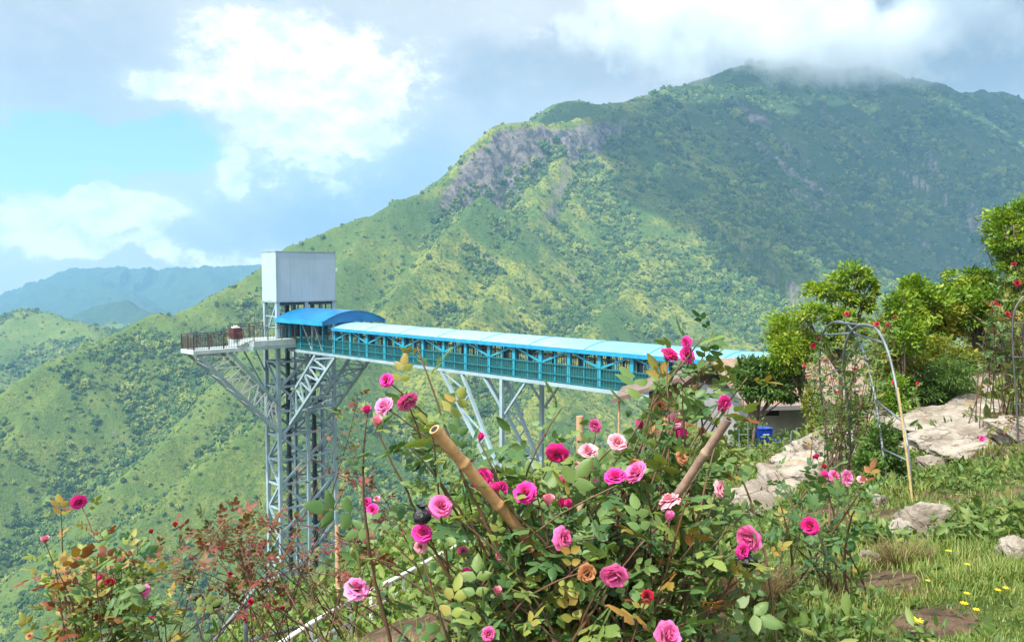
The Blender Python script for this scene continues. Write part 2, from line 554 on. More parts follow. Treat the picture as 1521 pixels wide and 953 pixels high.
# the far hills on the left
ridge([(-160, 486, 1900), (-30, 474, 1800), (50, 465, 1750), (95, 470, 1720), (128, 488, 1650), (142, 515, 1560)], 0.55, 40, 22)
ridge([(40, 468, 1740), (10, 510, 1560), (-40, 560, 1380), (-120, 640, 1200)], 0.5, 30, 18)
ridge([(60, 500, 3600), (118, 468, 3600), (172, 446, 3500), (200, 457, 3400), (240, 480, 3300)], 0.6, 60, 20)
ridge([(130, 500, 2700), (160, 478, 2700), (200, 490, 2600)], 0.6, 40, 20)
ridge([(-300, 480, 6200), (-80, 446, 6000), (0, 441, 5800), (60, 418, 5700), (108, 399, 5600), (180, 397, 5600), (262, 399, 5700), (380, 394, 6000),
       (520, 400, 6300), (800, 420, 6600)], 0.42, 150, 110)
ridge([(120, 402, 5500), (180, 440, 4800), (240, 470, 4200)], 0.4, 100, 70)
ridge([(300, 399, 5600), (330, 440, 4900), (340, 470, 4200)], 0.4, 100, 70)
ridge([(-500, 425, 6750), (-60, 413, 6750), (60, 412, 6750), (200, 425, 6750)], 0.35, 200, 60)


def hills_height(x, y):
    acc = []
    for ri, (P, slope, rnd, C, gul) in enumerate(RIDGES):
        best_d = np.full(x.shape, 1e18)
        bh = np.zeros_like(x)
        bs = np.zeros_like(x)
        bc = np.zeros_like(x)
        side = np.zeros_like(x)
        s0 = 0.0
        for i in range(len(P) - 1):
            a, b = P[i], P[i + 1]
            dx, dy = b[0] - a[0], b[1] - a[1]
            L2 = dx * dx + dy * dy
            t = np.clip(((x - a[0]) * dx + (y - a[1]) * dy) / L2, 0, 1)
            qx, qy = a[0] + t * dx, a[1] + t * dy
            d2 = (x - qx) ** 2 + (y - qy) ** 2
            m = d2 < best_d
            best_d = np.where(m, d2, best_d)
            bh = np.where(m, a[2] + t * (b[2] - a[2]), bh)
            bs = np.where(m, s0 + t * math.sqrt(L2), bs)
            bc = np.where(m, C[i] + t * (C[i + 1] - C[i]), bc)
            side = np.where(m, np.sign(dx * (y - a[1]) - dy * (x - a[0])), side)
            s0 += math.sqrt(L2)
        d = np.sqrt(best_d)
        sc_ = 60 + 0.015 * abs(P[:, 1].mean())
        g = perlin(bs / sc_ + 31 * ri + 7.7 * side, d / (sc_ * 7) + 3 * ri)
        g2 = perlin(bs / (sc_ * 0.4) + 11 * ri + 3.3 * side, d / (sc_ * 3) + 5 * ri)
        h = bh - slope * (np.sqrt(d * d + rnd * rnd) - rnd)
        h = h - gul * (np.abs(g) * 1.4 + 0.4 * np.abs(g2)) * d / (d + 110)
        jit = 25 * perlin(bs / 45, d * 0 + ri)
        cl = np.clip((d - 12 - jit * 0.5) / 42, 0, 1)
        h = h - bc * (0.82 + 0.3 * perlin(bs / 60, d / 60)) * cl * cl * (3 - 2 * cl)
        acc.append(h)
    A = np.stack(acc)
    k = 9.0
    mx = A.max(0)
    H = mx + k * np.log(np.exp(np.clip((A - mx) / k, -40, 0)).sum(0))
    H = np.maximum(H, -420 + 0 * H)
    r = np.hypot(x, y)
    amp = np.clip(r / 1500, 0.35, 3.0)
    H = H + amp * (7.0 * fbm(x / 130, y / 130, 3) + 2.6 * fbm(x / 34, y / 34, 3)) + 0.9 * fbm(x / 9, y / 9, 2)
    return H


NEAR = [
    # (px, py, Y): places of the near ground
    (1500, 948, 3.0), (1200, 955, 3.2), (1050, 960, 3.3), (880, 985, 3.3), (720, 985, 3.8), (1300, 850, 4.6), (1480, 850, 4.2),
    (1521, 770, 6.0), (1350, 790, 6.6), (1200, 835, 5.6), (1100, 815, 6.8), (1100, 765, 8.8), (1160, 735, 9.8), (1250, 708, 11.5),
    (1335, 728, 11.0), (1450, 700, 9.6), (1560, 690, 9.0), (1400, 655, 13.5), (1500, 632, 13.5), (1480, 588, 16.5), (1600, 570, 16),
    (1540, 545, 20), (1350, 612, 17.5), (1250, 650, 17.5), (1150, 682, 19), (1100, 672, 26), (1000, 668, 34), (1200, 655, 26), (1300, 610, 24),
    (1450, 545, 25), (1380, 570, 26), (940, 655, 42), (1060, 625, 42), (1180, 600, 40),
    (560, 935, 5.4), (490, 970, 5.0), (640, 915, 5.8), (720, 890, 6.0), (800, 880, 6.0), (900, 840, 7.0), (1000, 800, 8.0),
    (600, 905, 14), (700, 850, 16), (800, 800, 18), (480, 960, 11), (620, 850, 24), (720, 790, 28),
    (800, 725, 52), (900, 705, 44), (700, 770, 52), (600, 840, 60), (430, 905, 75), (500, 890, 72), (380, 925, 70), (560, 880, 80),
    (300, 1010, 62), (350, 960, 45), (420, 950, 30), (480, 930, 20), (950, 720, 25), (950, 745, 15), (1020, 720, 18),
]
NEAR_P = [at(*p) for p in NEAR]
NEAR_P += [np.array(p, float) for p in [
    (0, 0, -1.62), (1.5, 0, -1.55), (-1.5, 0, -1.75), (3, 1, -1.45), (6, 3, -1.1), (10, 8, -1.2), (16, 12, -0.4), (22, 20, -0.8), (0, -5, -1.3), (8, -5, -0.2),
    (-8, -5, -3.5), (-2.2, 4.4, -2.6), (-1.0, 3.8, -2.0), (-3.2, 3.2, -2.7), (-3.5, 6.5, -4.6), (-6, 8, -7.0), (-1.8, 7.0, -4.3), (-9, 4, -7.5), (-14, 14, -14.0), (-8, 20, -13),
    (-30, 30, -32), (-40, 75, -56), (-20, 50, -30), (-60, 60, -70), (-60, 10, -50), (-25, 100, -60), (0, 100, -48), (20, 80, -30), (40, 70, -28),
    (25, 55, -14), (35, 40, -9), (45, 30, -4), (60, 60, -30), (70, 20, 0), (90, 60, -30), (0, 78, -28), (100, 100, -70), (60, 120, -80), (0, 150, -95), (-60, 130, -110), (-120, 60, -110)]]
NEAR_P = np.array(NEAR_P)


def _phi(d):
    return np.sqrt(d * d + 0.6)


_D = np.hypot(NEAR_P[:, None, 0] - NEAR_P[None, :, 0], NEAR_P[:, None, 1] - NEAR_P[None, :, 1])
_A = np.zeros((len(NEAR_P) + 1,) * 2)
_A[:-1, :-1] = _phi(_D) - np.eye(len(NEAR_P)) * 0.25
_A[-1, :-1] = _A[:-1, -1] = 1
_W = np.linalg.solve(_A, np.append(NEAR_P[:, 2], 0))


def near_height(x, y):
    x, y = np.asarray(x, float), np.asarray(y, float)
    h = np.full(x.shape, _W[-1])
    for i in range(len(NEAR_P)):
        h = h + _W[i] * _phi(np.hypot(x - NEAR_P[i, 0], y - NEAR_P[i, 1]))
    r = np.hypot(x, y)
    h = h - 1.1 * np.clip(r - 105, 0, None)
    a = np.clip(r / 25, 0.10, 1.0)
    return h + a * 0.30 * fbm(x / 1.9, y / 1.9, 3) + 0.035 * fbm(x / 0.35, y / 0.35, 3)


def gh(x, y):
    return float(near_height(np.array([x]), np.array([y]))[0])


def polar_sheet(name, mat, a0, a1, na, r0, r1, nr, fn, cy=-4.0):
    A = np.radians(np.linspace(a0, a1, na))
    R = np.geomspace(r0, r1, nr)
    rr, aa = np.meshgrid(R, A, indexing='ij')
    x, y = rr * np.sin(aa), cy + rr * np.cos(aa)
    z = fn(x, y)
    V = np.stack([x, y, z], -1).reshape(-1, 3)
    i = np.arange(nr - 1)[:, None] * na + np.arange(na - 1)[None, :]
    F = np.stack([i, i + 1, i + na + 1, i + na], -1).reshape(-1, 4)[:, ::-1]
    o = mesh_obj(name, V, np.ascontiguousarray(F), mat, smooth=True)
    return o


def total_height(x, y):
    r = np.hypot(x, y)
    n = near_height(x, y)
    return np.where(r > 90, np.maximum(n, hills_height(x, y)), n)


def hills_material():
    m = bpy.data.materials.new('hillside')
    m.use_nodes = True
    N = Nodes(m.node_tree)
    out = N.new('ShaderNodeOutputMaterial')
    p = N.new('ShaderNodeBsdfPrincipled')
    p.inputs['Roughness'].default_value = 0.9
    p.inputs['Specular IOR Level'].default_value = 0.1
    N.put(out.inputs[0], p.outputs[0])
    geo = N.new('ShaderNodeNewGeometry')
    pos = geo.outputs['Position']
    sep = N.new('ShaderNodeSeparateXYZ')
    N.put(sep.inputs[0], geo.outputs['Normal'])
    n_big = N.noise(pos, 0.0045, 5, 0.6)
    n_mid = N.noise(pos, 0.022, 6, 0.62, 0.4)
    n_fine = N.noise(pos, 0.16, 5, 0.7)
    n_speck = N.noise(pos, 0.5, 3, 0.7)
    grass = N.mix(N.smooth(n_mid, 0.36, 0.64), (0.100, 0.155, 0.030), (0.290, 0.300, 0.055))
    grass = N.mix(N.smooth(n_big, 0.46, 0.62), grass, (0.075, 0.130, 0.030))
    grass = N.mix(N.math('MULTIPLY', N.smooth(n_fine, 0.46, 0.62), 0.9), grass, (0.042, 0.090, 0.024))
    grass = N.mix(N.math('MULTIPLY', N.smooth(n_speck, 0.48, 0.66), 0.8), grass, (0.036, 0.078, 0.020))
    bare = N.smooth(N.noise(pos, 0.012, 6, 0.7), 0.64, 0.72)
    grass = N.mix(N.math('MULTIPLY', bare, 0.55), grass, (0.26, 0.20, 0.12))
    # darker, closed wood on the far ranges and on the high mountain to the right
    sp = N.new('ShaderNodeSeparateXYZ')
    N.put(sp.inputs[0], pos)
    wob = N.math('MULTIPLY', N.math('SUBTRACT', n_big, 0.5), 900.0)
    far = N.smooth(N.math('ADD', sp.outputs[1], wob), 2750, 3300)
    high = N.math('MULTIPLY', N.smooth(N.math('ADD', sp.outputs[0], wob), 330, 620), N.smooth(sp.outputs[1], 1250, 1700))
    left_green_shade = N.math('MULTIPLY', N.math('SUBTRACT', 1.0, N.smooth(N.math('ADD', sp.outputs[0], N.math('MULTIPLY', wob, .35)), -330, -90)), 0.65)  # deeper green growth on the left slope, its shade also put into the colour
    grass = N.mix(left_green_shade, grass, N.mix(n_fine, (0.060, 0.120, 0.030), (0.120, 0.175, 0.036)))
    wood = N.math('MAXIMUM', far, N.math('MULTIPLY', high, 0.8))
    grass = N.mix(wood, grass, N.mix(n_mid, (0.018, 0.048, 0.026), (0.050, 0.090, 0.034)))
    rock = N.mix(N.smooth(N.noise(pos, 0.05, 8, 0.7), 0.38, 0.62), (0.060, 0.065, 0.070), (0.27, 0.235, 0.21))
    steep = N.math('ADD', N.math('SUBTRACT', 1.0, sep.outputs[2]), N.math('MULTIPLY', N.math('SUBTRACT', n_fine, 0.5), 0.35))
    steep = N.math('ADD', steep, N.math('MULTIPLY', N.math('SUBTRACT', n_mid, 0.5), 0.25))
    col = N.mix(N.smooth(steep, 0.42, 0.57), grass, rock)
    N.put(p.inputs['Base Color'], col)
    b = N.new('ShaderNodeBump')
    b.inputs['Strength'].default_value = 0.9
    b.inputs['Distance'].default_value = 6.0
    N.put(b.inputs['Height'], N.math('ADD', N.noise(pos, 0.08, 8, 0.72), N.math('MULTIPLY', n_speck, 0.3)))
    N.put(p.inputs['Normal'], b.outputs[0])
    return m


def ground_material():
    m = bpy.data.materials.new('soil_and_turf')
    m.use_nodes = True
    N = Nodes(m.node_tree)
    out = N.new('ShaderNodeOutputMaterial')
    p = N.new('ShaderNodeBsdfPrincipled')
    p.inputs['Roughness'].default_value = 0.95
    p.inputs['Specular IOR Level'].default_value = 0.1
    N.put(out.inputs[0], p.outputs[0])
    pos = N.new('ShaderNodeNewGeometry').outputs['Position']
    soil = N.mix(N.smooth(N.noise(pos, 6.0, 8, 0.7), 0.35, 0.65), (0.060, 0.042, 0.030), (0.17, 0.115, 0.075))
    turf = N.mix(N.smooth(N.noise(pos, 3.0, 8, 0.7), 0.35, 0.65), (0.035, 0.070, 0.018), (0.11, 0.15, 0.035))
    col = N.mix(N.smooth(N.noise(pos, 0.55, 6, 0.6), 0.40, 0.56), soil, turf)
    sa = N.new('ShaderNodeAttribute', attribute_name='bare_soil').outputs['Fac']
    sa = N.math('ADD', sa, N.math('MULTIPLY', N.math('SUBTRACT', N.noise(pos, 6.0, 7, 0.66), 0.5), 1.5))
    col = N.mix(N.smooth(sa, 0.30, 0.55), col, soil)
    N.put(p.inputs['Base Color'], col)
    b = N.new('ShaderNodeBump')
    b.inputs['Strength'].default_value = 0.8
    b.inputs['Distance'].default_value = 0.05
    N.put(b.inputs['Height'], N.noise(pos, 14.0, 8, 0.7))
    N.put(p.inputs['Normal'], b.outputs[0])
    return m


ground = polar_sheet('ground', ground_material(), -82, 82, 620, 0.4, 330, 520, total_height)
tag(ground, kind='structure')


def soil_amount(x, y, z):
    y = np.maximum(y, .3)
    px, py = CX + F_PX * x / y, HOR - F_PX * z / y
    s = 0
    for cx, cy, rx, ry, w in ((590, 925, 120, 55, 1.2), (1400, 938, 70, 26, 1.1), (1335, 872, 60, 22, 1.0), (1250, 895, 40, 14, .8), (1060, 925, 40, 20, .8), (1380, 808, 40, 12, .7)):
        s = s + w * np.exp(-((px - cx) / rx) ** 2 - ((py - cy) / ry) ** 2)
    return s


_co = np.empty(len(ground.data.vertices) * 3, dtype=np.float32)
ground.data.vertices.foreach_get('co', _co)
_co = _co.reshape(-1, 3).astype(float)
_at = ground.data.attributes.new('bare_soil', 'FLOAT', 'POINT')
_at.data.foreach_set('value', np.where(_co[:, 1] > .5, soil_amount(_co[:, 0], _co[:, 1], _co[:, 2]), 0).astype(np.float32))
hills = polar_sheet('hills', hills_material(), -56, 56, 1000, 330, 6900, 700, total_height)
tag(hills, kind='structure')

# haze: one closed box of even air
hz = MB()
hz.box(-6500, 6500, -400, 7100, -460, 960)
m = bpy.data.materials.new('haze_air')
m.use_nodes = True
N = Nodes(m.node_tree)
o_ = N.new('ShaderNodeOutputMaterial')
pv = N.new('ShaderNodeVolumePrincipled')
pv.inputs['Color'].default_value = (0.30, 0.60, 0.95, 1)
pv.inputs['Density'].default_value = 1.3e-4
pv.inputs['Anisotropy'].default_value = 0.0
N.put(o_.inputs['Volume'], pv.outputs[0])
tag(hz.build('haze', m), kind='stuff')

# ---- trees on the far slopes: too many to count, one mass
def crowns_group(mat, seed):
    g = bpy.data.node_groups.new('forest_crowns', 'GeometryNodeTree')
    g.interface.new_socket('Geometry', in_out='INPUT', socket_type='NodeSocketGeometry')
    g.interface.new_socket('Geometry', in_out='OUTPUT', socket_type='NodeSocketGeometry')
    n = g.nodes
    L = g.links.new
    gi, go = n.new('NodeGroupInput'), n.new('NodeGroupOutput')
    ico = n.new('GeometryNodeMeshIcoSphere')
    ico.inputs['Radius'].default_value = 1.0
    ico.inputs['Subdivisions'].default_value = 3
    no = n.new('ShaderNodeTexNoise')
    no.inputs['Scale'].default_value = 2.4
    no.inputs['Detail'].default_value = 3
    nm = n.new('GeometryNodeInputNormal')
    sub = n.new('ShaderNodeMath'); sub.operation = 'SUBTRACT'; sub.inputs[1].default_value = 0.5
    mul = n.new('ShaderNodeMath'); mul.operation = 'MULTIPLY'; mul.inputs[1].default_value = 3.0
    vs = n.new('ShaderNodeVectorMath'); vs.operation = 'SCALE'
    sp = n.new('GeometryNodeSetPosition')
    L(ico.outputs['Mesh'], sp.inputs['Geometry'])
    L(no.outputs['Fac'], sub.inputs[0]); L(sub.outputs[0], mul.inputs[0])
    L(nm.outputs[0], vs.inputs[0]); L(mul.outputs[0], vs.inputs['Scale']); L(vs.outputs[0], sp.inputs['Offset'])
    iop = n.new('GeometryNodeInstanceOnPoints')
    L(gi.outputs[0], iop.inputs['Points'])
    sm = n.new('GeometryNodeSetMaterial'); sm.inputs['Material'].default_value = mat
    L(sp.outputs[0], sm.inputs['Geometry']); L(sm.outputs[0], iop.inputs['Instance'])
    rv = n.new('FunctionNodeRandomValue'); rv.data_type = 'FLOAT_VECTOR'
    rv.inputs[0].default_value = (-0.3, -0.3, 0); rv.inputs[1].default_value = (0.3, 0.3, 6.28)
    L(rv.outputs[0], iop.inputs['Rotation'])
    na = n.new('GeometryNodeInputNamedAttribute'); na.data_type = 'FLOAT_VECTOR'; na.inputs[0].default_value = 'size'
    L(na.outputs['Attribute'], iop.inputs['Scale'])
    L(iop.outputs[0], go.inputs[0])
    return g


def forest_mat(name, c0, c1, c2):
    m = bpy.data.materials.new(name)
    m.use_nodes = True
    N = Nodes(m.node_tree)
    out = N.new('ShaderNodeOutputMaterial')
    p = N.new('ShaderNodeBsdfPrincipled')
    p.inputs['Roughness'].default_value = 0.85
    p.inputs['Specular IOR Level'].default_value = 0.15
    oi = N.new('ShaderNodeObjectInfo')
    geo = N.new('ShaderNodeNewGeometry').outputs['Position']
    f = N.math('ADD', oi.outputs['Random'], N.math('MULTIPLY', N.math('SUBTRACT', N.noise(geo, 0.5, 4, 0.7), 0.5), 0.9))
    f = N.math('ADD', f, N.math('MULTIPLY', N.math('SUBTRACT', N.noise(geo, 0.01, 3, 0.6), 0.5), 0.9))
    N.put(p.inputs['Base Color'], N.ramp(f, [(0.05, c0), (0.55, c1), (0.95, c2)]))
    N.put(out.inputs[0], p.outputs[0])
    return m


def points_obj(name, P, S, mat, seed):
    me = bpy.data.meshes.new(name)
    me.vertices.add(len(P))
    me.vertices.foreach_set('co', P.astype(np.float32).ravel())
    a = me.attributes.new('size', 'FLOAT_VECTOR', 'POINT')
    a.data.foreach_set('vector', S.astype(np.float32).ravel())
    me.materials.append(mat)
    o = bpy.data.objects.new(name, me)
    COL.objects.link(o)
    md = o.modifiers.new('crowns', 'NODES')
    md.node_group = crowns_group(mat, seed)
    return o


def far_forest():
    n = 430000
    az = rng.uniform(math.radians(-39), math.radians(39), n)
    Y = np.exp(rng.uniform(math.log(450), math.log(2850), n))
    x, y = Y * np.tan(az), Y
    z = hills_height(x, y)
    lap = hills_height(x + 45, y) + hills_height(x - 45, y) + hills_height(x, y + 45) + hills_height(x, y - 45) - 4 * z
    px = CX + F_PX * x / y
    py = HOR - F_PX * z / y
    nz = fbm(x / 170, y / 170, 6, 0.62)
    dens = 0.06 + 1.05 * nz + 0.016 * lap + 0.22 * (px > 960) + 0.12 * (px < 330)
    dens += 0.40 * np.exp(-((px - 1330) / 260) ** 2 - ((py - 300) / 120) ** 2)
    dens += 0.45 * np.exp(-((px - 900) / 130) ** 2 - ((py - 440) / 70) ** 2)
    dens += 1.0 * np.exp(-((px - 130) / 170) ** 2 - ((py - 525 + (px - 130) * 0.32) / 24) ** 2)
    dens += 0.6 * np.exp(-((px - 1130) / 110) ** 2 - ((py - 400) / 90) ** 2)
    dens += 0.9 * np.exp(-((px - 690) / 40) ** 2 - ((py - 285) / 22) ** 2)
    dens -= 0.9 * np.exp(-((px - 620) / 90) ** 2 - ((py - 400) / 80) ** 2)
    dens -= 0.5 * np.exp(-((px - 860) / 40) ** 2 - ((py - 455) / 25) ** 2)
    dens = np.clip(dens, 0.0, 1)
    keep = (rng.uniform(0, 1, n) < 0.06 + 0.90 * dens) & (z > -330) & (py > 80)
    x, y, z, dens = x[keep], y[keep], z[keep], dens[keep]
    k = len(x)
    tree = rng.uniform(0, 1, k) < dens * 0.75
    s = np.where(tree, np.exp(rng.normal(0, 0.45, k)) * (0.75 + y / 780.0), np.exp(rng.normal(0, 0.5, k)) * (0.40 + y / 1700.0))
    S = np.stack([s, s, s * rng.uniform(0.75, 1.3, k)], -1)
    P = np.stack([x, y, z + S[:, 2] * 0.30], -1)
    o = points_obj('hillside_forest', P, S, forest_mat('forest_crowns', (0.036, 0.080, 0.024), (0.080, 0.138, 0.032), (0.17, 0.21, 0.046)), 1)
    tag(o, 'wood of small round trees spread over the far green slopes', 'forest', kind='stuff')
    return k


print('forest crowns', far_forest())


# ---- cloud volume on the summit; unseen cloud banks added overhead to shade the slopes
def summit_cloud():
    c = at(1190, 80, 2390)
    V, Fc = [], []
    nr, ns = 12, 24
    for j in range(nr + 1):
        f = math.pi * j / nr
        for i in range(ns):
            a = 2 * math.pi * i / ns
            V.append((c[0] + 850 * math.sin(f) * math.cos(a), c[1] + 200 * math.sin(f) * math.sin(a), 715 + 215 * math.cos(f)))
    for j in range(nr):
        for i in range(ns):
            p, q = j * ns + i, j * ns + (i + 1) % ns
            Fc.append((p, p + ns, q + ns, q))
    m = bpy.data.materials.new('cloud_vapour')
    m.use_nodes = True
    N = Nodes(m.node_tree)
    o_ = N.new('ShaderNodeOutputMaterial')
    pv = N.new('ShaderNodeVolumePrincipled')
    pv.inputs['Color'].default_value = (0.93, 0.97, 1.0, 1)
    pos = N.new('ShaderNodeNewGeometry').outputs['Position']
    sep = N.new('ShaderNodeSeparateXYZ')
    N.put(sep.inputs[0], pos)
    rx = N.math('DIVIDE', N.math('SUBTRACT', sep.outputs[0], float(c[0])), 850.0)
    ry = N.math('DIVIDE', N.math('SUBTRACT', sep.outputs[1], float(c[1])), 200.0)
    rz = N.math('DIVIDE', N.math('SUBTRACT', sep.outputs[2], 715.0), 215.0)
    q = N.math('ADD', N.math('ADD', N.math('MULTIPLY', rx, rx), N.math('MULTIPLY', ry, ry)), N.math('MULTIPLY', rz, rz))
    f = N.math('SUBTRACT', N.math('ADD', 0.50, N.math('MULTIPLY', N.math('SUBTRACT', N.noise(pos, 0.0055, 5, 0.62), 0.5), 2.4)), N.math('MULTIPLY', q, 0.75))
    N.put(pv.inputs['Density'], N.math('MULTIPLY', N.math('MAXIMUM', f, 0.0), 0.020))
    N.put(o_.inputs['Volume'], pv.outputs[0])
    tag(mesh_obj('summit_cloud', V, Fc, m, smooth=True), 'white cloud draped over the high summit', 'summit_cloud', kind='stuff')


summit_cloud()


def shade_cloud(cx, cy, cz, rx, ry, n, size, seed):
    import bmesh
    rg = np.random.default_rng(seed)
    bm = bmesh.new()
    bmesh.ops.create_icosphere(bm, subdivisions=3, radius=1.0)
    B = np.array([v.co[:] for v in bm.verts])
    T = np.array([[v.index for v in f.verts] for f in bm.faces])
    bm.free()
    V, Fc = [], []
    for i in range(n):
        a, q = rg.uniform(0, 6.28), rg.uniform(0, 1) ** .5
        s = size * rg.uniform(.5, 1.25)
        o = rg.uniform(0, 60, 2)
        d = 1 + .35 * fbm(B[:, 0] * 1.2 + o[0] + B[:, 2], B[:, 1] * 1.2 + o[1] - B[:, 2], 3)
        P = B * d[:, None] * np.array([s, s, s * .45])
        P[:, 2] = np.maximum(P[:, 2], -s * .18)
        V.append(P + np.array([cx + rx * q * math.cos(a), cy + ry * q * math.sin(a), cz]))
        Fc.append(T + len(B) * i)
    o = mesh_obj('shade_cloud', np.concatenate(V), np.concatenate(Fc), principled('cloud_white', (0.9, 0.9, 0.9), 1.0, spec=0), smooth=True)
    tag(o, 'unseen cloud bank added above the view to shade the slopes', 'cloud', kind='stuff')


def shade_over(px, py, Y, cz, rx, ry, n, size, seed):
    p = at(px, py, Y)
    k = (cz - p[2]) / TO_SUN.z
    shade_cloud(p[0] + TO_SUN.x * k, p[1] + TO_SUN.y * k, cz, rx, ry, n, size, seed)


shade_over(1400, 235, 1960, 1900, 800, 400, 54, 160, 2)
shade_over(1600, 180, 2600, 2000, 380, 260, 22, 150, 9)
shade_over(1040, 330, 1750, 1900, 130, 330, 12, 85, 5)
shade_over(1330, 380, 1700, 1900, 330, 160, 9, 70, 6)

# ------------------------------------------------------------------ lift tower, viewing deck, covered walkway
TWR = at(411, 407, 75.0)
TX, TY = float(TWR[0]), float(TWR[1])


def tower_root(name):                       # local x runs along the walkway, local y along the tower's wide face
    return empty(name, (TX, TY, 0), -math.pi / 4)


W, D = 6.07, 2.33
TB = -33.0


def lattice(p0, p1, q0, q1, n, w=0.13):
    """zigzag lacing between two chords"""
    b = MB()
    p0, p1, q0, q1 = map(Vector, (p0, p1, q0, q1))
    for i in range(n):
        a, c = i / n, (i + 1) / n
        A, B = p0.lerp(p1, a), q0.lerp(q1, (a + c) / 2)
        C_ = p0.lerp(p1, c)
        b.beam(A, B, w)
        b.beam(B, C_, w)
    return b


def build_tower():
    r = tower_root('lift_tower')
    tag(r, 'tall grey blue steel lattice lift tower topped by a pale windowless box', 'lift tower')
    for t in (0, -D):
        for a in (0, W / 2, W):
            b = MB()
            b.box(t - .17, t + .17, a - .17, a + .17, TB, -2.55)
            bevel(b.build('column', MAT['steel'], r), 0.02)
    levels = [-8.35 - 2.36 * i for i in range(11)]
    for h in levels:
        b = MB()
        for t in (0, -D):
            for a0, a1 in ((.17, W / 2 - .17), (W / 2 + .17, W - .17)):
                b.beam((t, a0, h), (t, a1, h), 0.16, 0.2)
        for a in (0, W / 2, W):
            b.beam((-.17, a, h), (-D + .17, a, h), 0.14, 0.18)
        b.build('cross_frame', MAT['steel'], r)
    for i, h in enumerate(levels[:-1] + [levels[-1]]):
        h2 = h - 2.36 if i < len(levels) - 1 else TB
        for t in (0, -D):
            for k, (a0, a1) in enumerate(((.15, W / 2 - .15), (W / 2 + .15, W - .15))):
                up = (i + k + (t < 0)) % 2
                b = MB()
                b.beam((t, a0, h if up else h2), (t, a1, h2 if up else h), 0.20, 0.20)
                b.build('diagonal_brace', MAT['steel'], r)
        for a in (0, W):
            b = MB()
            up = i % 2
            b.beam((-.15, a, h if up else h2), (-D + .15, a, h2 if up else h), 0.18, 0.18)
            b.build('diagonal_brace', MAT['steel'], r)
    for a in (W * .27, W * .73):
        b = MB()
        b.box(-D / 2 - .16, -D / 2 + .16, a - .16, a + .16, TB, -2.6)
        for h in levels:
            b.box(-D / 2 - .30, -D / 2 + .30, a - .24, a + .24, h - .1, h + .1)
        b.build('guide_rail', MAT['steel_dark'], r)
        b = MB()
        b.tube([(-D / 2 + .5, a + .5, TB), (-D / 2 + .5, a + .5, -2.6)], 0.035, 6)
        b.build('hoist_cable', MAT['steel_dark'], r)
    # machine room box
    b = MB()
    b.box(-D - .20, .20, -.2, W + .2, -2.55, 2.08)
    mr = bevel(b.build('machine_room', MAT['clad'], r), 0.03)
    for a0, a1 in ((-.2, -.08), (W + .06, W + .2)):
        b = MB()
        b.box(.2, .235, a0, a1, -2.55, 2.07)
        b.build('corner_trim', MAT['steel'], mr)
    for z0, z1 in ((2.08, 2.16), (-2.66, -2.55)):
        b = MB()
        b.box(-D - .24, .24, -.24, W + .24, z0, z1)
        b.build('edge_flashing', MAT['steel'], mr)
    b = MB()
    for k in range(1, 5):
        b.box(.2, .206, W * k / 5 - .012, W * k / 5 + .012, -2.5, 2.05)
    b.build('panel_seam', principled('seam_shadow_gap', (0.33, 0.41, 0.46), 0.5), mr)
    b = MB()
    b.box(-.05, .25, W + .2, W + .42, .30, .62)
    b.build('flood_lamp', MAT['white_paint'], r)
    # open storey between box and platform: window frames and lift doors
    for a0, a1 in ((.17, W / 2 - .17), (W / 2 + .17, W - .17)):
        b = MB()
        b.box(-.08, .05, a0, a1, -2.95, -2.66)
        n = 4
        for k in range(n + 1):
            a = a0 + (a1 - a0) * k / n
            b.box(-.08, .06, a - .04, a + .04, -6.0, -2.95)
        b.box(-.08, .06, a0, a1, -4.6, -4.5)
        b.build('glazing_frame', MAT['steel_dark'], r)
        b = MB()
        b.box(-.04, .0, a0, a1, -6.0, -4.6)
        b.build('lift_door', principled('lift_door_panel', (0.10, 0.24, 0.30), 0.25, 0.3), r)
    for h in (-4.0, -5.0):
        b = MB()
        for a in (0, W / 2, W):
            b.beam((-.17, a, h), (-D + .17, a, h), 0.10, 0.12)
        b.beam((-D, .17, h), (-D, W - .17, h), .1, .12)
        b.build('cross_frame', MAT['steel'], r)
    b = MB()
    b.beam((-.17, 0, -2.7), (-D + .17, 0, -5.9), .12)
    b.build('diagonal_brace', MAT['steel'], r)
    b = MB()
    b.box(-D - .9, .9, -.9, W + .9, TB - 1.5, TB + .35)
    b.build('footing', principled('footing_concrete', (0.35, 0.35, 0.33), 0.9, var=0.3), r)
    # braces that fan out from the tower to carry the walkway
    for a in (1.0, W - 1.0):
        for (h0, t1) in ((-14.4, 8.2), (-11.9, 5.0)):
            b = MB()
            b.beam((.2, a, h0), (t1, a, -7.35), 0.24, 0.24)
            b.build('fan_strut', MAT['steel'], r)
        lattice((.2, a, -14.4), (8.2, a, -7.35), (.2, a, -11.9), (5.0, a, -7.35), 6).build('strut_lacing', MAT['steel'], r)
    b = MB()
    for k in range(1, 5):
        f = k / 5
        b.beam((8.2 * f, 1.0, -14.4 + 7.05 * f), (8.2 * f, W - 1, -14.4 + 7.05 * f), .14)
        if k < 4:
            g = (k + 1) / 5
            b.beam((8.2 * f, 1.0, -14.4 + 7.05 * f), (8.2 * g, W - 1, -14.4 + 7.05 * g), .11)
    b.build('strut_lacing', MAT['steel'], r)
    for k in range(3):
        b = MB()
        h0, h1 = -8.4 - 2.3 * k, -10.7 - 2.3 * k
        b.beam((-D / 2, .2, h0), (-D / 2, W - .2, h1), .2)
        b.beam((-D / 2 + .25, .2, h1), (-D / 2 + .25, W - .2, h0), .2)
        b.build('inner_brace', MAT['steel_dark'] if k == 1 else MAT['steel'], r)


build_tower()


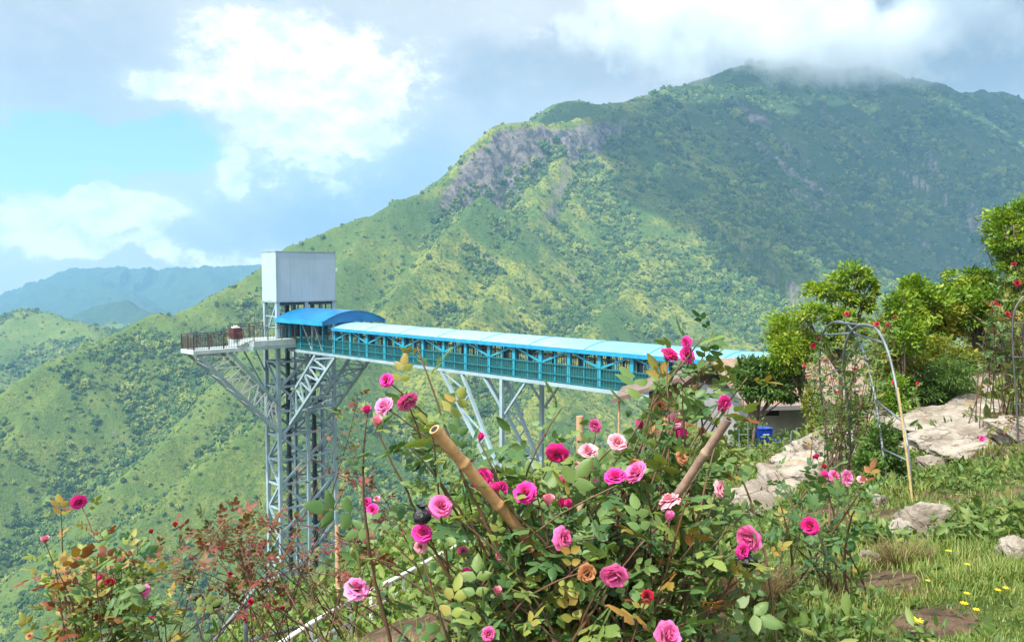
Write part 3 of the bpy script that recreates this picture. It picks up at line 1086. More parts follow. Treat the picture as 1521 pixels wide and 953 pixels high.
def railing(path, h, root, mat_post, mat_bar, step=0.15, post_step=1.55, name=''):
    P = [Vector(p) for p in path]
    top, bars = MB(), MB()
    for a, b in zip(P[:-1], P[1:]):
        L = (b - a).length
        top.beam(a + Vector((0, 0, h)), b + Vector((0, 0, h)), .07, .06)
        top.beam(a + Vector((0, 0, h * .86)), b + Vector((0, 0, h * .86)), .04, .04)
        top.beam(a + Vector((0, 0, .10)), b + Vector((0, 0, .10)), .04, .04)
        n = max(1, int(L / step))
        for i in range(1, n):
            q = a.lerp(b, i / n)
            bars.beam(q + Vector((0, 0, .1)), q + Vector((0, 0, h * .86)), .028)
        m_ = max(1, round(L / post_step))
        for i in range(m_ + 1):
            q = a.lerp(b, i / m_)
            pb = MB()
            pb.beam(q, q + Vector((0, 0, h + .05)), .075)
            pb.build('railing_post', mat_post, root)
    top.build('handrail', mat_post, root)
    bars.build('balusters', mat_bar, root)


def build_deck():
    r = tower_root('viewing_deck')
    tag(r, 'cantilevered steel viewing deck with brown railing jutting from the lift tower', 'viewing deck')
    b = MB()
    b.box(-1.95, .72, -8.4, -3.3, -6.98, -6.62)
    bevel(b.build('lower_floor', MAT['deck'], r), 0.03)
    b = MB()
    b.box(-2.2, 1.65, -3.3, .95, -6.55, -6.02)
    bevel(b.build('upper_floor', MAT['deck'], r), 0.03)
    b = MB()
    b.box(-2.2, 1.70, -3.36, .95, -6.85, -6.56)
    b.build('edge_beam', MAT['steel'], r)
    for i in range(3):
        b = MB()
        b.box(-1.2, .7, -3.3 - .32 * (3 - i), -3.3 - .32 * (2 - i) - .01, -6.62, -6.62 + .15 * (i + 1))
        b.build('step', MAT['deck'], r)
    railing([(.66, -4.3, -6.62), (.66, -8.3, -6.62), (-1.88, -8.3, -6.62), (-1.88, -4.3, -6.62)], 1.32, r, MAT['rail_brown'], MAT['rail_brown'])
    railing([(.66, -4.3, -6.62), (1.58, -3.2, -6.02)], 1.3, r, MAT['rail_brown'], MAT['rail_brown'])
    railing([(1.58, -3.2, -6.02), (1.58, .9, -6.02)], 1.25, r, MAT['galv'], MAT['galv'], step=.3, post_step=1.4)
    railing([(-1.88, -4.3, -6.62), (-2.1, -3.2, -6.02), (-2.1, -.4, -6.02)], 1.35, r, MAT['rail_brown'], MAT['rail_brown'], step=.2)
    for t in (.45, -1.7):
        b = MB()
        b.beam((t, -7.9, -7.05), (t * .3 - .1, -.1, -14.9), .22, .26)
        b.build('brace_chord', MAT['steel'], r)
        b = MB()
        b.beam((t, -4.9, -7.05), (t * .3 - .1, -.1, -12.3), .20, .24)
        b.build('brace_chord', MAT['steel'], r)
        lattice((t, -7.9, -7.05), (t * .3 - .1, -.1, -14.9), (t, -4.9, -7.05), (t * .3 - .1, -.1, -12.3), 6, .11).build('brace_lacing', MAT['white_paint'], r)
    lattice((.45, -7.9, -7.05), (0, -.1, -14.9), (-1.7, -7.9, -7.05), (-.6, -.1, -14.9), 6, .10).build('brace_lacing', MAT['white_paint'], r)
    # lighter hanger behind, from the upper platform to the tower
    b = MB()
    b.beam((-2.0, -2.6, -6.9), (-D, -.1, -11.3), .13)
    b.beam((-2.0, -1.4, -6.9), (-D, -.1, -9.4), .11)
    b.build('brace_chord', MAT['steel'], r)


build_deck()

# dark red box standing at the top of the deck stairs
r = tower_root('storage_box')
tag(r, 'dark red box with pale lid at the top of the deck stairs', 'box')
b = MB()
b.box(-1.9, -1.0, -3.9, -3.0, -5.99, -4.98)
bevel(b.build('body', principled('dark_red_paint', (0.085, 0.018, 0.018), 0.5, var=.3), r), .04)
b = MB()
b.box(-1.8, -1.1, -3.75, -3.2, -4.98, -4.86)
b.box(-1.65, -1.25, -3.6, -3.35, -4.86, -4.74)
bevel(b.build('lid', MAT['white_paint'], r), .05)
b = MB()
b.box(-2.02, -.9, -3.95, -2.95, -6.62, -5.99)
b.build('plinth', MAT['deck'], r)


def arc_sheet(t0, t1, a0, a1, ze, zc, th, n=16, m=1):
    b = MB()
    ac, hw = (a0 + a1) / 2, (a1 - a0) / 2
    prof = []
    for i in range(n + 1):
        s = -1 + 2 * i / n
        prof.append((ac + hw * s, ze + (zc - ze) * (1 - s * s)))
    V, Fc = [], []
    for off in (0, -th):
        for j in range(m + 1):
            t = t0 + (t1 - t0) * j / m
            for a, z in prof:
                V.append((t, a, z + off))
    k = n + 1
    o2 = k * (m + 1)
    for j in range(m):
        for i in range(n):
            p = j * k + i
            Fc.append((p, p + k, p + k + 1, p + 1))
            Fc.append((o2 + p, o2 + p + 1, o2 + p + k + 1, o2 + p + k))
    for j in (0, m):
        for i in range(n):
            p = j * k + i
            Fc.append((p, p + 1, o2 + p + 1, o2 + p) if j == 0 else (p, o2 + p, o2 + p + 1, p + 1))
    for i in (0, n):
        for j in range(m):
            p = j * k + i
            Fc.append((p, o2 + p, o2 + p + k, p + k) if i == 0 else (p, p + k, o2 + p + k, o2 + p))
    b.add(V, Fc)
    return b


def roof_material():
    m = bpy.data.materials.new('pale_roof_sheet')
    m.use_nodes = True
    N = Nodes(m.node_tree)
    out = N.new('ShaderNodeOutputMaterial')
    p = N.new('ShaderNodeBsdfPrincipled')
    tc = N.new('ShaderNodeTexCoord').outputs['Object']
    sep = N.new('ShaderNodeSeparateXYZ')
    N.put(sep.inputs[0], tc)
    mp = N.new('ShaderNodeMapping')
    mp.inputs['Scale'].default_value = (1.0, 3.0, 1.0)
    N.put(mp.inputs[0], tc)
    f = N.smooth(N.noise(mp.outputs[0], 1.6, 8, 0.7), 0.35, 0.68)
    c = N.mix(f, (0.29, 0.45, 0.57), (0.15, 0.33, 0.49))
    # bluer, cleaner sheets near the landward end
    g = N.smooth(N.math('ADD', sep.outputs[0], N.math('MULTIPLY', N.noise(tc, .3, 3), 8)), 36, 43)
    c = N.mix(N.math('MULTIPLY', g, .5), c, (0.06, 0.32, 0.56))
    sp = N.smooth(N.noise(tc, 9.0, 4, .6), 0.66, 0.72)
    c = N.mix(N.math('MULTIPLY', sp, .6), c, (0.16, 0.28, 0.36))
    mq = N.new('ShaderNodeMapping')
    mq.inputs['Scale'].default_value = (2.2, .35, 1.0)
    N.put(mq.inputs[0], tc)
    c = N.mix(N.math('MULTIPLY', N.smooth(N.noise(mq.outputs[0], 1.3, 8, .7), .48, .72), .55), c, (0.20, 0.33, 0.40))
    N.put(p.inputs['Base Color'], c)
    p.inputs['Roughness'].default_value = 0.32
    w = N.new('ShaderNodeTexWave', wave_type='BANDS', bands_direction='X')
    w.inputs['Scale'].default_value = 2.0
    N.put(w.inputs['Vector'], tc)
    b = N.new('ShaderNodeBump')
    b.inputs['Strength'].default_value = .35
    b.inputs['Distance'].default_value = .03
    N.put(b.inputs['Height'], w.outputs['Fac'])
    N.put(p.inputs['Normal'], b.outputs[0])
    N.put(out.inputs[0], p.outputs[0])
    return m


def build_walkway():
    r = tower_root('covered_walkway')
    tag(r, 'long blue truss walkway with arched pale roof leading to the lift tower', 'walkway')
    A0, A1, T1 = 1.0, 5.07, 48.0
    ze, zc, zb = -4.74, -4.30, -7.05
    b = MB()
    b.box(.3, T1, A0 + .13, A1 - .13, zb + .02, zb + .16)
    b.build('floor', MAT['deck'], r)
    for a in (A0, A1):
        b = MB()
        b.box(.3, T1, a - .13, a + .13, zb - .22, zb + .02)
        b.build('bottom_chord', MAT['steel'], r)
        b = MB()
        b.box(8.2, T1, a - .11, a + .11, ze - .16, ze + .02)
        b.build('top_chord', MAT['blue_frame'], r)
        out = -.09 if a == A0 else .09
        b = MB()
        b.box(8.4 if a == A0 else .4, T1 - .1, a - .02, a + .02, zb + .1, -5.80 if a == A0 else -6.45)
        b.build('lower_panel', MAT['teal_panel'], r)
        b = MB()
        n = int((T1 - 2.5) / .22)
        for i in range(n):
            t = 2.5 + i * .22
            b.box(t - .014, t + .014, a + out * 1.45 - .014, a + out * 1.45 + .014, zb + .1, -5.82)
        for z in (zb + .12, -6.45, -5.80):
            b.box(2.3, T1, a + out * 1.45 - .025, a + out * 1.45 + .025, z - .03, z + .03)
        b.build('outer_railing', MAT['teal_rail'], r)
        b = MB()
        inn = -out * 2.2
        for i in range(int(T1 / .16)):
            t = .5 + i * .16
            if t < T1 - .1:
                b.box(t - .012, t + .012, a + inn - .012, a + inn + .012, -5.86, -5.22)
        for z in (-5.22, -5.86):
            b.box(.4, T1, a + inn - .03, a + inn + .03, z - .025, z + .025)
        b.build('inner_railing', MAT['rail_brown'], r)
        nb = 16
        for i in range(nb + 1):
            t = 8.3 + (T1 - 8.45) * i / nb
            b = MB()
            b.box(t - .13, t + .13, a - .12, a + .12, zb + .02, ze - .16)
            b.build('truss_post', MAT['blue_frame'], r)
            if i < nb:
                t2 = 8.3 + (T1 - 8.45) * (i + 1) / nb
                b = MB()
                up = i % 2
                b.beam((t + .13, a, ze - .2 if up else -5.75), (t2 - .13, a, -5.75 if up else ze - .2), .13, .13)
                b.build('truss_diagonal', MAT['blue_frame'], r)
                b = MB()
                tm = (t + t2) / 2
                b.box(tm - .05, tm + .05, a - .05, a + .05, zb + .02, ze - .16)
                b.build('middle_stud', MAT['blue_frame'], r)
        # stair-storey end below the arched hood
        for t in (.5, 2.6, 4.6, 6.4, 8.0):
            b = MB()
            b.box(t - .09, t + .09, a - .1, a + .1, zb + .02, -4.2)
            b.build('hood_post', MAT['steel'] if t in (4.6, 8.0) else MAT['blue_frame'], r)
        b = MB()
        b.beam((2.7, a + out * .5, -4.3), (4.5, a + out * .5, -6.9), .14)
        b.build('hood_brace', MAT['steel'], r)
        b = MB()
        b.beam((4.8, a + out * .5, -4.3), (6.3, a + out * .5, -6.9), .14)
        b.build('hood_brace', MAT['steel'], r)
    b = MB()
    b.box(.4, 8.0, A0 - .03, A0 + .03, zb + .1, -5.95)
    b.build('lower_panel', MAT['teal_panel'], r)
    for i in range(0, 17, 2):
        t = 8.3 + (T1 - 8.45) * i / 16
        b = MB()
        b.beam((t, A0 + .13, zb - .1), (t, A1 - .13, zb - .1), .16, .2)
        b.build('floor_beam', MAT['steel'], r)
    rm = roof_material()
    rf = arc_sheet(7.6, T1 + .5, A0 - .3, A1 + .3, ze + .03, zc, .05, 18, 40).build('arched_roof', rm, r)
    smooth_by_angle(rf, 40)
    for a in (A0 - .36, A1 + .34):
        b = MB()
        b.box(8.2, T1 + .5, a - .025, a + .045, ze - .20, ze + .05)
        b.build('eave_flashing', MAT['blue_edge'], rf)
    for i in range(9):
        t = 8.4 + i * 4.75
        arc_sheet(t - .05, t + .05, A0 - .3, A1 + .3, ze + .05, zc + .022, .06, 18, 1).build('roof_batten', MAT['blue_edge'], rf)
    hd = arc_sheet(-.05, 8.3, -.25, W + .3, -4.15, -3.24, .06, 18, 8).build('arched_hood', MAT['blue_roof'], r)
    smooth_by_angle(hd, 40)
    # closed arch ends and eaves of the hood
    for t in (.05, 8.15):
        n = 18
        V = []
        ac, hw = (W + .05) / 2, (W + .5) / 2
        for dt in (0, .08):
            for i in range(n + 1):
                s = -1 + 2 * i / n
                V.append((t + dt, ac + hw * s, -4.2 + .88 * (1 - s * s)))
            for i in range(n + 1):
                s = -1 + 2 * i / n
                V.append((t + dt, ac + hw * s, -4.52 + .30 * (1 - s * s)))
        k = n + 1
        Fc = []
        for i in range(n):
            Fc += [(i, i + 1, k + i + 1, k + i), (2 * k + i, 3 * k + i, 3 * k + i + 1, 2 * k + i + 1),
                   (k + i, k + i + 1, 3 * k + i + 1, 3 * k + i), (i, 2 * k + i, 2 * k + i + 1, i + 1)]
        mesh_obj('arch_end', V, Fc, MAT['blue_roof'], hd)
    for a in (-.28, W + .30):
        b = MB()
        b.box(-.05, 8.3, a - .04, a + .04, -4.50, -4.10)
        b.build('eave_flashing', MAT['blue_edge'], hd)
    # piers below the walkway
    for (t, hb) in ((27.0, -16.0), (40.0, -10.5)):
        for a in (A0, A1):
            b = MB()
            b.beam((t + 2.3, a, zb - .2), (t + 2.3, a, hb), .26)
            b.build('pier_column', MAT['steel'], r)
            if t < 30:
                b = MB()
                b.beam((t - 4.2, a, zb - .2), (t + 2.0, a, hb + 1.2), .22)
                b.build('pier_strut', MAT['steel'], r)
                b = MB()
                b.beam((t - 1.9, a, zb - .2), (t + 3.2, a, hb + .2), .22)
                b.build('pier_strut', MAT['steel'], r)
                lattice((t - 4.2, a, zb - .2), (t + 2.0, a, hb + 1.2), (t - 1.9, a, zb - .2), (t + 3.2, a, hb + .2), 3, .10).build('pier_lacing', MAT['steel'], r)
                b = MB()
                b.beam((t + 4.6, a, zb - .2), (t + 2.6, a, zb - 2.6), .14)
                b.beam((t + .4, a, zb - .2), (t + 2.2, a, zb - 2.2), .14)
                b.build('pier_strut', MAT['steel'], r)


build_walkway()

# ------------------------------------------------------------------ buildings by the landing
def planks(x0, x1, y, z0, z1, n, depth=.04):
    b = MB()
    for i in range(n):
        b.mi = (i * 7 + i // 3) % 2
        xa, xb = x0 + (x1 - x0) * i / n, x0 + (x1 - x0) * (i + 1) / n - .012
        b.box(xa, xb, y - depth + .006 * ((i * 5) % 3), y, z0, z1)
    return b


def build_hut():
    c = at(998, 600, 40)
    r = empty('wooden_hut', (c[0], 40, c[2]), math.radians(-14))
    tag(r, 'small brown plank hut with low gable roof beside the walkway end', 'hut')
    zb = gh(c[0], 40) - c[2] - .5
    b = MB()
    b.box(-1.15, 1.9, 0, 3.6, zb, .55)
    b.build('wall', MAT['plank'], r)
    planks(-1.15, 1.9, 0, zb, .55, 18).build('plank_cladding', MAT['plank'], r, mats=[MAT['plank'], MAT['plank_light']])
    V = [(-1.15, .01, .551), (1.9, .01, .551), (1.9, .01, .70), (.35, .01, 1.30), (-1.15, .01, .78)]
    V += [(x, y + .06, z) for x, y, z in V]
    mesh_obj('gable', V, [(0, 1, 2, 3, 4), (9, 8, 7, 6, 5), (0, 5, 6, 1), (1, 6, 7, 2), (2, 7, 8, 3), (3, 8, 9, 4), (4, 9, 5, 0)], MAT['plank'], r)
    for s in (-1, 1):
        b = MB()
        x0, x1 = (-2.95, .35) if s < 0 else (.35, 3.3)
        z0, z1 = (.22, 1.42) if s < 0 else (1.42, .30)
        V = [(x0, -.9, z0), (x1, -.9, z1), (x1, 4.2, z1), (x0, 4.2, z0)]
        V += [(x, y, z - .12) for x, y, z in V]
        b.add(V, [(0, 1, 2, 3), (7, 6, 5, 4), (0, 4, 5, 1), (1, 5, 6, 2), (2, 6, 7, 3), (3, 7, 4, 0)])
        b.build('roof_slope', principled('old_roof_sheet', (0.20, 0.15, 0.125), 0.7, var=.4, vscale=2), r)
        b = MB()
        b.beam((x0, -.93, z0 - .05), (x1, -.93, z1 - .05), .05, .2)
        b.build('barge_board', principled('barge_board_wood', (0.16, 0.10, 0.085), 0.7, var=.3), r)
    b = MB()
    b.box(-.3, .5, -.055, -.042, zb, zb + 1.9)
    b.build('door', MAT['plank_light'], r)
    for x in (-2.6, 2.9):
        b = MB()
        b.tube([(x, -.6, zb - .5), (x, -.6, .25)], .06, 8)
        b.build('porch_post', MAT['raw_wood'], r)


build_hut()


def build_house():
    c = at(1190, 596, 27)
    r = empty('grey_house', (c[0], 27, c[2]), math.radians(8))
    tag(r, 'grey rendered house with pinkish tiled roof half hidden behind garden trees', 'house')
    zb = gh(c[0], 27) - c[2] - .6
    b = MB()
    b.box(-1.9, 5.2, 0, 4.6, zb, .1)
    b.build('wall', MAT['wall_grey'], r)
    b = MB()
    x, z = -1.05, -.30
    b.box(x - .24, x + .24, -.03, -.004, z - .16, z + .16)
    f = b.build('window', MAT['dark_void'], r)
    b = MB()
    for (xa, xb, za, zb_) in ((x - .3, x + .3, z + .16, z + .21), (x - .3, x + .3, z - .21, z - .16), (x - .3, x - .24, z - .16, z + .16), (x + .24, x + .3, z - .16, z + .16)):
        b.box(xa, xb, -.05, -.004, za, zb_)
    b.build('frame', MAT['wall_grey'], f)
    tile = bpy.data.materials.new('weathered_tiles')
    tile.use_nodes = True
    N = Nodes(tile.node_tree)
    out = N.new('ShaderNodeOutputMaterial')
    p = N.new('ShaderNodeBsdfPrincipled')
    tc = N.new('ShaderNodeTexCoord').outputs['Object']
    br = N.new('ShaderNodeTexBrick')
    N.put(br.inputs['Vector'], tc)
    br.inputs['Scale'].default_value = 3.2
    br.inputs['Color1'].default_value = (0.29, 0.175, 0.125, 1)
    br.inputs['Color2'].default_value = (0.22, 0.135, 0.105, 1)
    br.inputs['Mortar'].default_value = (0.12, 0.08, 0.07, 1)
    N.put(p.inputs['Base Color'], N.mix(N.smooth(N.noise(tc, 1.2, 6, .7), .45, .65), br.outputs['Color'], (0.22, 0.20, 0.18)))
    p.inputs['Roughness'].default_value = .85
    bp = N.new('ShaderNodeBump')
    bp.inputs['Strength'].default_value = .6
    bp.inputs['Distance'].default_value = .04
    N.put(bp.inputs['Height'], br.outputs['Fac'])
    N.put(p.inputs['Normal'], bp.outputs[0])
    N.put(out.inputs[0], p.outputs[0])
    V = [(-2.3, -.7, .0), (5.7, -.7, .0), (5.7, 2.4, 1.25), (-2.3, 2.4, 1.25), (5.7, 5.3, .0), (-2.3, 5.3, .0)]
    V2 = [(x, y, z - .12) for x, y, z in V]
    Fc = [(0, 1, 2, 3), (3, 2, 4, 5), (6, 9, 8, 7), (9, 11, 10, 8), (0, 6, 7, 1), (5, 4, 10, 11), (0, 3, 9, 6), (3, 5, 11, 9), (1, 7, 8, 2), (2, 8, 10, 4)]
    mesh_obj('tiled_roof', V + V2, Fc, tile, r)
    b = MB()
    b.box(-2.32, 5.72, -.78, -.70, -.14, .0)
    b.build('gutter', principled('gutter_grey', (0.16, 0.16, 0.17), .5), r)


build_house()

# blue plastic crates by the house wall
def crate(name, label, px, py, Y, rz, w=.40, d=.32, h=.30):
    p = at(px, py, Y)
    r = empty(name, p, rz)
    tag(r, label, 'crate', 'blue plastic crates by the grey house')
    b = MB()
    b.box(-w / 2, w / 2, -d / 2, d / 2, 0, .03)
    for s in (-1, 1):
        b.box(-w / 2, w / 2, s * d / 2 - .012, s * d / 2 + .012, 0.03, h)
        b.box(s * w / 2 - .012, s * w / 2 + .012, -d / 2 + .012, d / 2 - .012, 0.03, h)
        for x in (-.33, 0, .33):
            b.box(x * w - .015, x * w + .015, s * (d / 2 + .02) - .01, s * (d / 2 + .02) + .01, 0.01, h)
    b.build('body', MAT['blue_plastic'], r)
    b = MB()
    b.box(-w / 2 - .03, w / 2 + .03, -d / 2 - .035, d / 2 + .035, h, h + .035)
    bevel(b.build('rim', MAT['blue_plastic'], r), .01)
    b = MB()
    b.box(-w * .26, w * .24, -d / 2 - .036, -d / 2 - .031, h * .44, h * .56)
    b.build('print_mark', MAT['label_white'], r)


crate('plastic_crate', 'blue crate at the bottom of the stack beside the grey house', 1135, 667, 24.0, .2)
crate('plastic_crate', 'blue crate lying on top of another crate beside the grey house', 1134, 650.5, 24.0, .1)
crate('plastic_crate', 'single blue crate on the ground right of the crate stack', 1154, 668, 24.4, -.4, .36, .3, .28)

# ------------------------------------------------------------------ rocks
def stone_mat():
    m = bpy.data.materials.new('pale_stone')
    m.use_nodes = True
    N = Nodes(m.node_tree)
    out = N.new('ShaderNodeOutputMaterial')
    p = N.new('ShaderNodeBsdfPrincipled')
    p.inputs['Roughness'].default_value = .9
    p.inputs['Specular IOR Level'].default_value = .2
    pos = N.new('ShaderNodeNewGeometry').outputs['Position']
    c = N.mix(N.smooth(N.noise(pos, 1.6, 8, .68), .38, .62), (0.185, 0.155, 0.125), (0.35, 0.315, 0.27))
    c = N.mix(N.smooth(N.noise(pos, 5.0, 8, .7), .56, .66), c, (0.17, 0.135, 0.105))
    c = N.mix(N.math('MULTIPLY', N.smooth(N.noise(pos, 2.3, 5, .6), .60, .70), .55), c, (0.42, 0.26, 0.09))
    vo = N.new('ShaderNodeTexVoronoi', feature='DISTANCE_TO_EDGE')
    wv = N.new('ShaderNodeVectorMath', operation='ADD')
    nv = N.new('ShaderNodeTexNoise')
    nv.inputs['Scale'].default_value = 2.5
    nv.inputs['Detail'].default_value = 5
    N.put(nv.inputs['Vector'], pos)
    N.put(wv.inputs[0], pos)
    N.put(wv.inputs[1], nv.outputs['Color'])
    N.put(vo.inputs['Vector'], wv.outputs[0])
    vo.inputs['Scale'].default_value = .9
    crack = N.math('MULTIPLY', N.math('SUBTRACT', 1.0, N.smooth(vo.outputs['Distance'], .0, .022)), N.smooth(N.noise(pos, 1.1, 4, .6), .44, .58))
    c = N.mix(N.math('MULTIPLY', crack, .28), c, (0.10, 0.08, 0.065))
    c = N.mix(N.math('MULTIPLY', N.smooth(N.noise(pos, 11, 6, .7), .58, .68), .5), c, (0.10, 0.115, 0.07))
    N.put(p.inputs['Base Color'], c)
    b = N.new('ShaderNodeBump')
    b.inputs['Strength'].default_value = .9
    b.inputs['Distance'].default_value = .06
    N.put(b.inputs['Height'], N.math('SUBTRACT', N.noise(pos, 9, 8, .7), N.math('MULTIPLY', crack, .6)))
    N.put(p.inputs['Normal'], b.outputs[0])
    N.put(out.inputs[0], p.outputs[0])
    return m


MAT['stone'] = stone_mat()
KEEP_OUT = []        # circles where no plants grow


def rock(name, label, px, py, Y, sx, sy, sz, rz=0.0, seed=0, square=.55, cat='rock', group=None, tilt=(0, 0), sink=.35):
    """sx, sy, sz are metres; (px, py) is the middle of its foot line"""
    import bmesh
    bm = bmesh.new()
    bmesh.ops.create_icosphere(bm, subdivisions=5, radius=1.0)
    rg = np.random.default_rng(seed)
    V = np.array([v.co[:] for v in bm.verts])
    bm.verts.ensure_lookup_table()
    Fc = [tuple(v.index for v in f.verts) for f in bm.faces]
    bm.free()
    n = V / np.linalg.norm(V, axis=1, keepdims=True)
    q = 2 + 5 * square
    sup = n / ((np.abs(n) ** q).sum(1, keepdims=True) ** (1 / q))
    o = rg.uniform(0, 50, 3)
    d = 0.20 * fbm(n[:, 0] * 1.3 + o[0] + n[:, 2], n[:, 1] * 1.3 + o[1] - n[:, 2], 3) + 0.05 * fbm(n[:, 0] * 5 + o[2] + 2 * n[:, 2], n[:, 1] * 5 + 2 * n[:, 2], 3)
    # broken facets
    for k in range(5):
        pl = rg.normal(size=3)
        pl /= np.linalg.norm(pl)
        c = rg.uniform(.72, .95)
        e = sup @ pl - c
        sup = sup - np.where(e > 0, e, 0)[:, None] * pl * .8
    V = sup * (1 + d[:, None])
    V = V * np.array([sx / 2, sy / 2, sz / 2])
    p = at(px, py, Y)
    ob = mesh_obj(name, V, Fc, MAT['stone'], smooth=True)
    ob.location = (p[0], p[1], p[2] + sz * (.5 - sink))
    ob.rotation_euler = (tilt[0], tilt[1], rz)
    tag(ob, label, cat, group)
    KEEP_OUT.append((p[0], p[1], max(sx, sy) * .31))
    return ob


_YS = np.geomspace(1.2, 140, 500)


def hit(px, py, default=20.0):
    """the place where the ground is met behind a point of the view"""
    q = np.array([at(px, py, y) for y in _YS])
    h = near_height(q[:, 0], q[:, 1])
    below = np.nonzero(q[:, 2] <= h)[0]
    if len(below) == 0:
        return at(px, py, default)
    i = max(below[0], 1)
    f0, f1 = q[i - 1, 2] - h[i - 1], q[i, 2] - h[i]
    t = f0 / (f0 - f1 + 1e-9)
    return q[i - 1] + t * (q[i] - q[i - 1])


def ground_rock(name, label, px, py, wpx, hpx, depth=.8, **kw):
    p = hit(px, py)
    sx, sz = pxm(wpx, p[1]), pxm(hpx, p[1])
    return rock(name, label, px, py, p[1], sx, sx * depth, sz / (1 - kw.get('sink', .35)), **kw)


G = 'pale stepping rocks of the garden path'
for i, (px, py, w, h, rz, lab) in enumerate([
    (1104, 768, 62, 22, .2, 'pale flat rock at the foot of the stone row, next to the pink rose bush'),
    (1140, 748, 60, 24, .5, 'pale flat rock, second up from the foot of the stone row'),
    (1172, 722, 50, 24, .3, 'pale rock halfway up the stone row beside the low weeds'),
    (1200, 700, 54, 24, .6, 'pale rock on the stone row just left of the steel rose arch'),
    (1232, 682, 60, 28, .2, 'pale rock seen through the left legs of the steel rose arch'),
    (1268, 664, 66, 30, .4, 'pale rock seen between the two sides of the steel rose arch'),
    (1306, 650, 60, 30, .1, 'pale rock at the upper end of the stone row behind the arch')]):
    ground_rock('path_rock', lab, px, py, w * 1.75, h * 1.3, .75, rz=rz, seed=20 + i, square=.9, group=G, sink=.45)
ground_rock('rock_ledge', 'long flat topped pale rock ledge with rusty patches behind the rose arch', 1392, 632, 130, 17, .8, rz=.15, seed=3, square=1.2, tilt=(.05, -.16), sink=.3)
ground_rock('rock_ledge', 'pale rock ledge stepping up below the tan boulder', 1442, 614, 90, 18, .8, rz=.3, seed=14, square=1.2, tilt=(.05, -.12), sink=.3)
ground_rock('rock_ledge', 'broad brown sided rock slab sloping up towards the right edge', 1440, 662, 150, 22, .7, rz=.2, seed=4, square=1.3, tilt=(.1, -.2), sink=.3)
ground_rock('rock_ledge', 'brown rock slab end cut off by the right edge of the view', 1514, 648, 80, 28, .8, rz=.5, seed=15, square=1.1, tilt=(.1, -.1), sink=.3)
ground_rock('boulder', 'rounded tan boulder sitting above the rock ledge', 1464, 590, 64, 36, .8, rz=.2, seed=5, square=.8, sink=.2)
ground_rock('boulder', 'low grey tan boulder with curved back in the weeds', 1378, 792, 96, 46, .6, rz=.3, seed=6, square=.3, sink=.3)
ground_rock('boulder', 'narrow dirty stone leaning on the left end of the curved boulder', 1338, 808, 44, 34, .8, rz=.9, seed=7, square=.4, sink=.3)
ground_rock('boulder', 'small pale stone in short grass below the curved boulder', 1290, 836, 32, 20, .8, rz=.1, seed=8, square=.5, sink=.3)
ground_rock('boulder', 'pale smooth stone at the right edge above the bright grass', 1510, 826, 46, 28, .8, rz=.2, seed=9, square=.5, sink=.3)
ground_rock('boulder', 'heap like whitish stone at the foot of the rose arch', 1384, 697, 46, 20, .7, rz=.2, seed=10, square=.2, sink=.3)
ground_rock('boulder', 'small square grey stone between arch foot and curved boulder', 1306, 752, 20, 18, .8, rz=.2, seed=12, square=1.0, sink=.3)
for i, (px, py, w, h, lab) in enumerate([(492, 882, 16, 9, 'small pale stone at the top of the bare soil patch'), (545, 918, 14, 8, 'small grey stone in the middle of the bare soil patch'),
                                         (660, 886, 24, 9, 'flat pale stone at the upper right end of the bare soil patch'), (520, 905, 10, 7, 'tiny stone low on the bare soil near the wooden stake')]):
    ground_rock('soil_stone', lab, px, py, w, h, .8, rz=i, seed=40 + i, square=.4, group='stones on the bare soil', sink=.3)

# ------------------------------------------------------------------ garden metalwork and stakes
def px_path(pts):
    return [at(*p) for p in pts]


def smooth_path(P, n=6):
    P = [np.array(p, float) for p in P]
    out = []
    for i in range(len(P) - 1):
        p0, p1, p2, p3 = P[max(i - 1, 0)], P[i], P[i + 1], P[min(i + 2, len(P) - 1)]
        for k in range(n):
            t = k / n
            out.append(.5 * ((2 * p1) + (-p0 + p2) * t + (2 * p0 - 5 * p1 + 4 * p2 - p3) * t * t + (-p0 + 3 * p1 - 3 * p2 + p3) * t ** 3))
    out.append(P[-1])
    return out


def rose_arch():
    y_a1, y_a2 = hit(1234, 704)[1], hit(1321, 730)[1]
    y_b1, y_b2 = hit(1264, 704)[1] - .15, hit(1356, 740)[1]
    A = [(1234, 704), (1226, 640), (1218, 562), (1219, 512), (1227, 487), (1244, 477), (1261, 485), (1279, 512), (1296, 570), (1309, 650), (1321, 730)]
    B = [(1266, 704), (1261, 620), (1253, 545), (1257, 508), (1271, 486), (1290, 483), (1306, 494), (1322, 532), (1337, 605), (1349, 670), (1356, 740)]
    root_p = hit(1290, 720)
    r = empty('rose_arch', root_p)
    tag(r, 'galvanised tube garden arch with ladder sides and red climbing roses', 'garden arch')
    hoops = []
    for pts, ya, yb in ((A, y_a1, y_a2), (B, y_b1, y_b2)):
        n = len(pts)
        P = [at(p[0], p[1], ya + (yb - ya) * i / (n - 1)) for i, p in enumerate(pts)]
        P[0][2] -= .15
        P[-1][2] -= .15
        S = smooth_path(P, 6)
        hoops.append(S)
        b = MB()
        b.tube([s - root_p for s in S], .0145, 10)
        b.build('hoop', MAT['galv'], r, smooth=True)
    n = len(hoops[0])
    for f in (.05, .13, .21, .36, .47, .56, .66, .84, .93):
        i = int(f * (n - 1))
        b = MB()
        b.tube([hoops[0][i] - root_p, hoops[1][i] - root_p], .012, 8)
        b.build('rung', MAT['galv'], r, smooth=True)
    return hoops


ARCH = rose_arch()


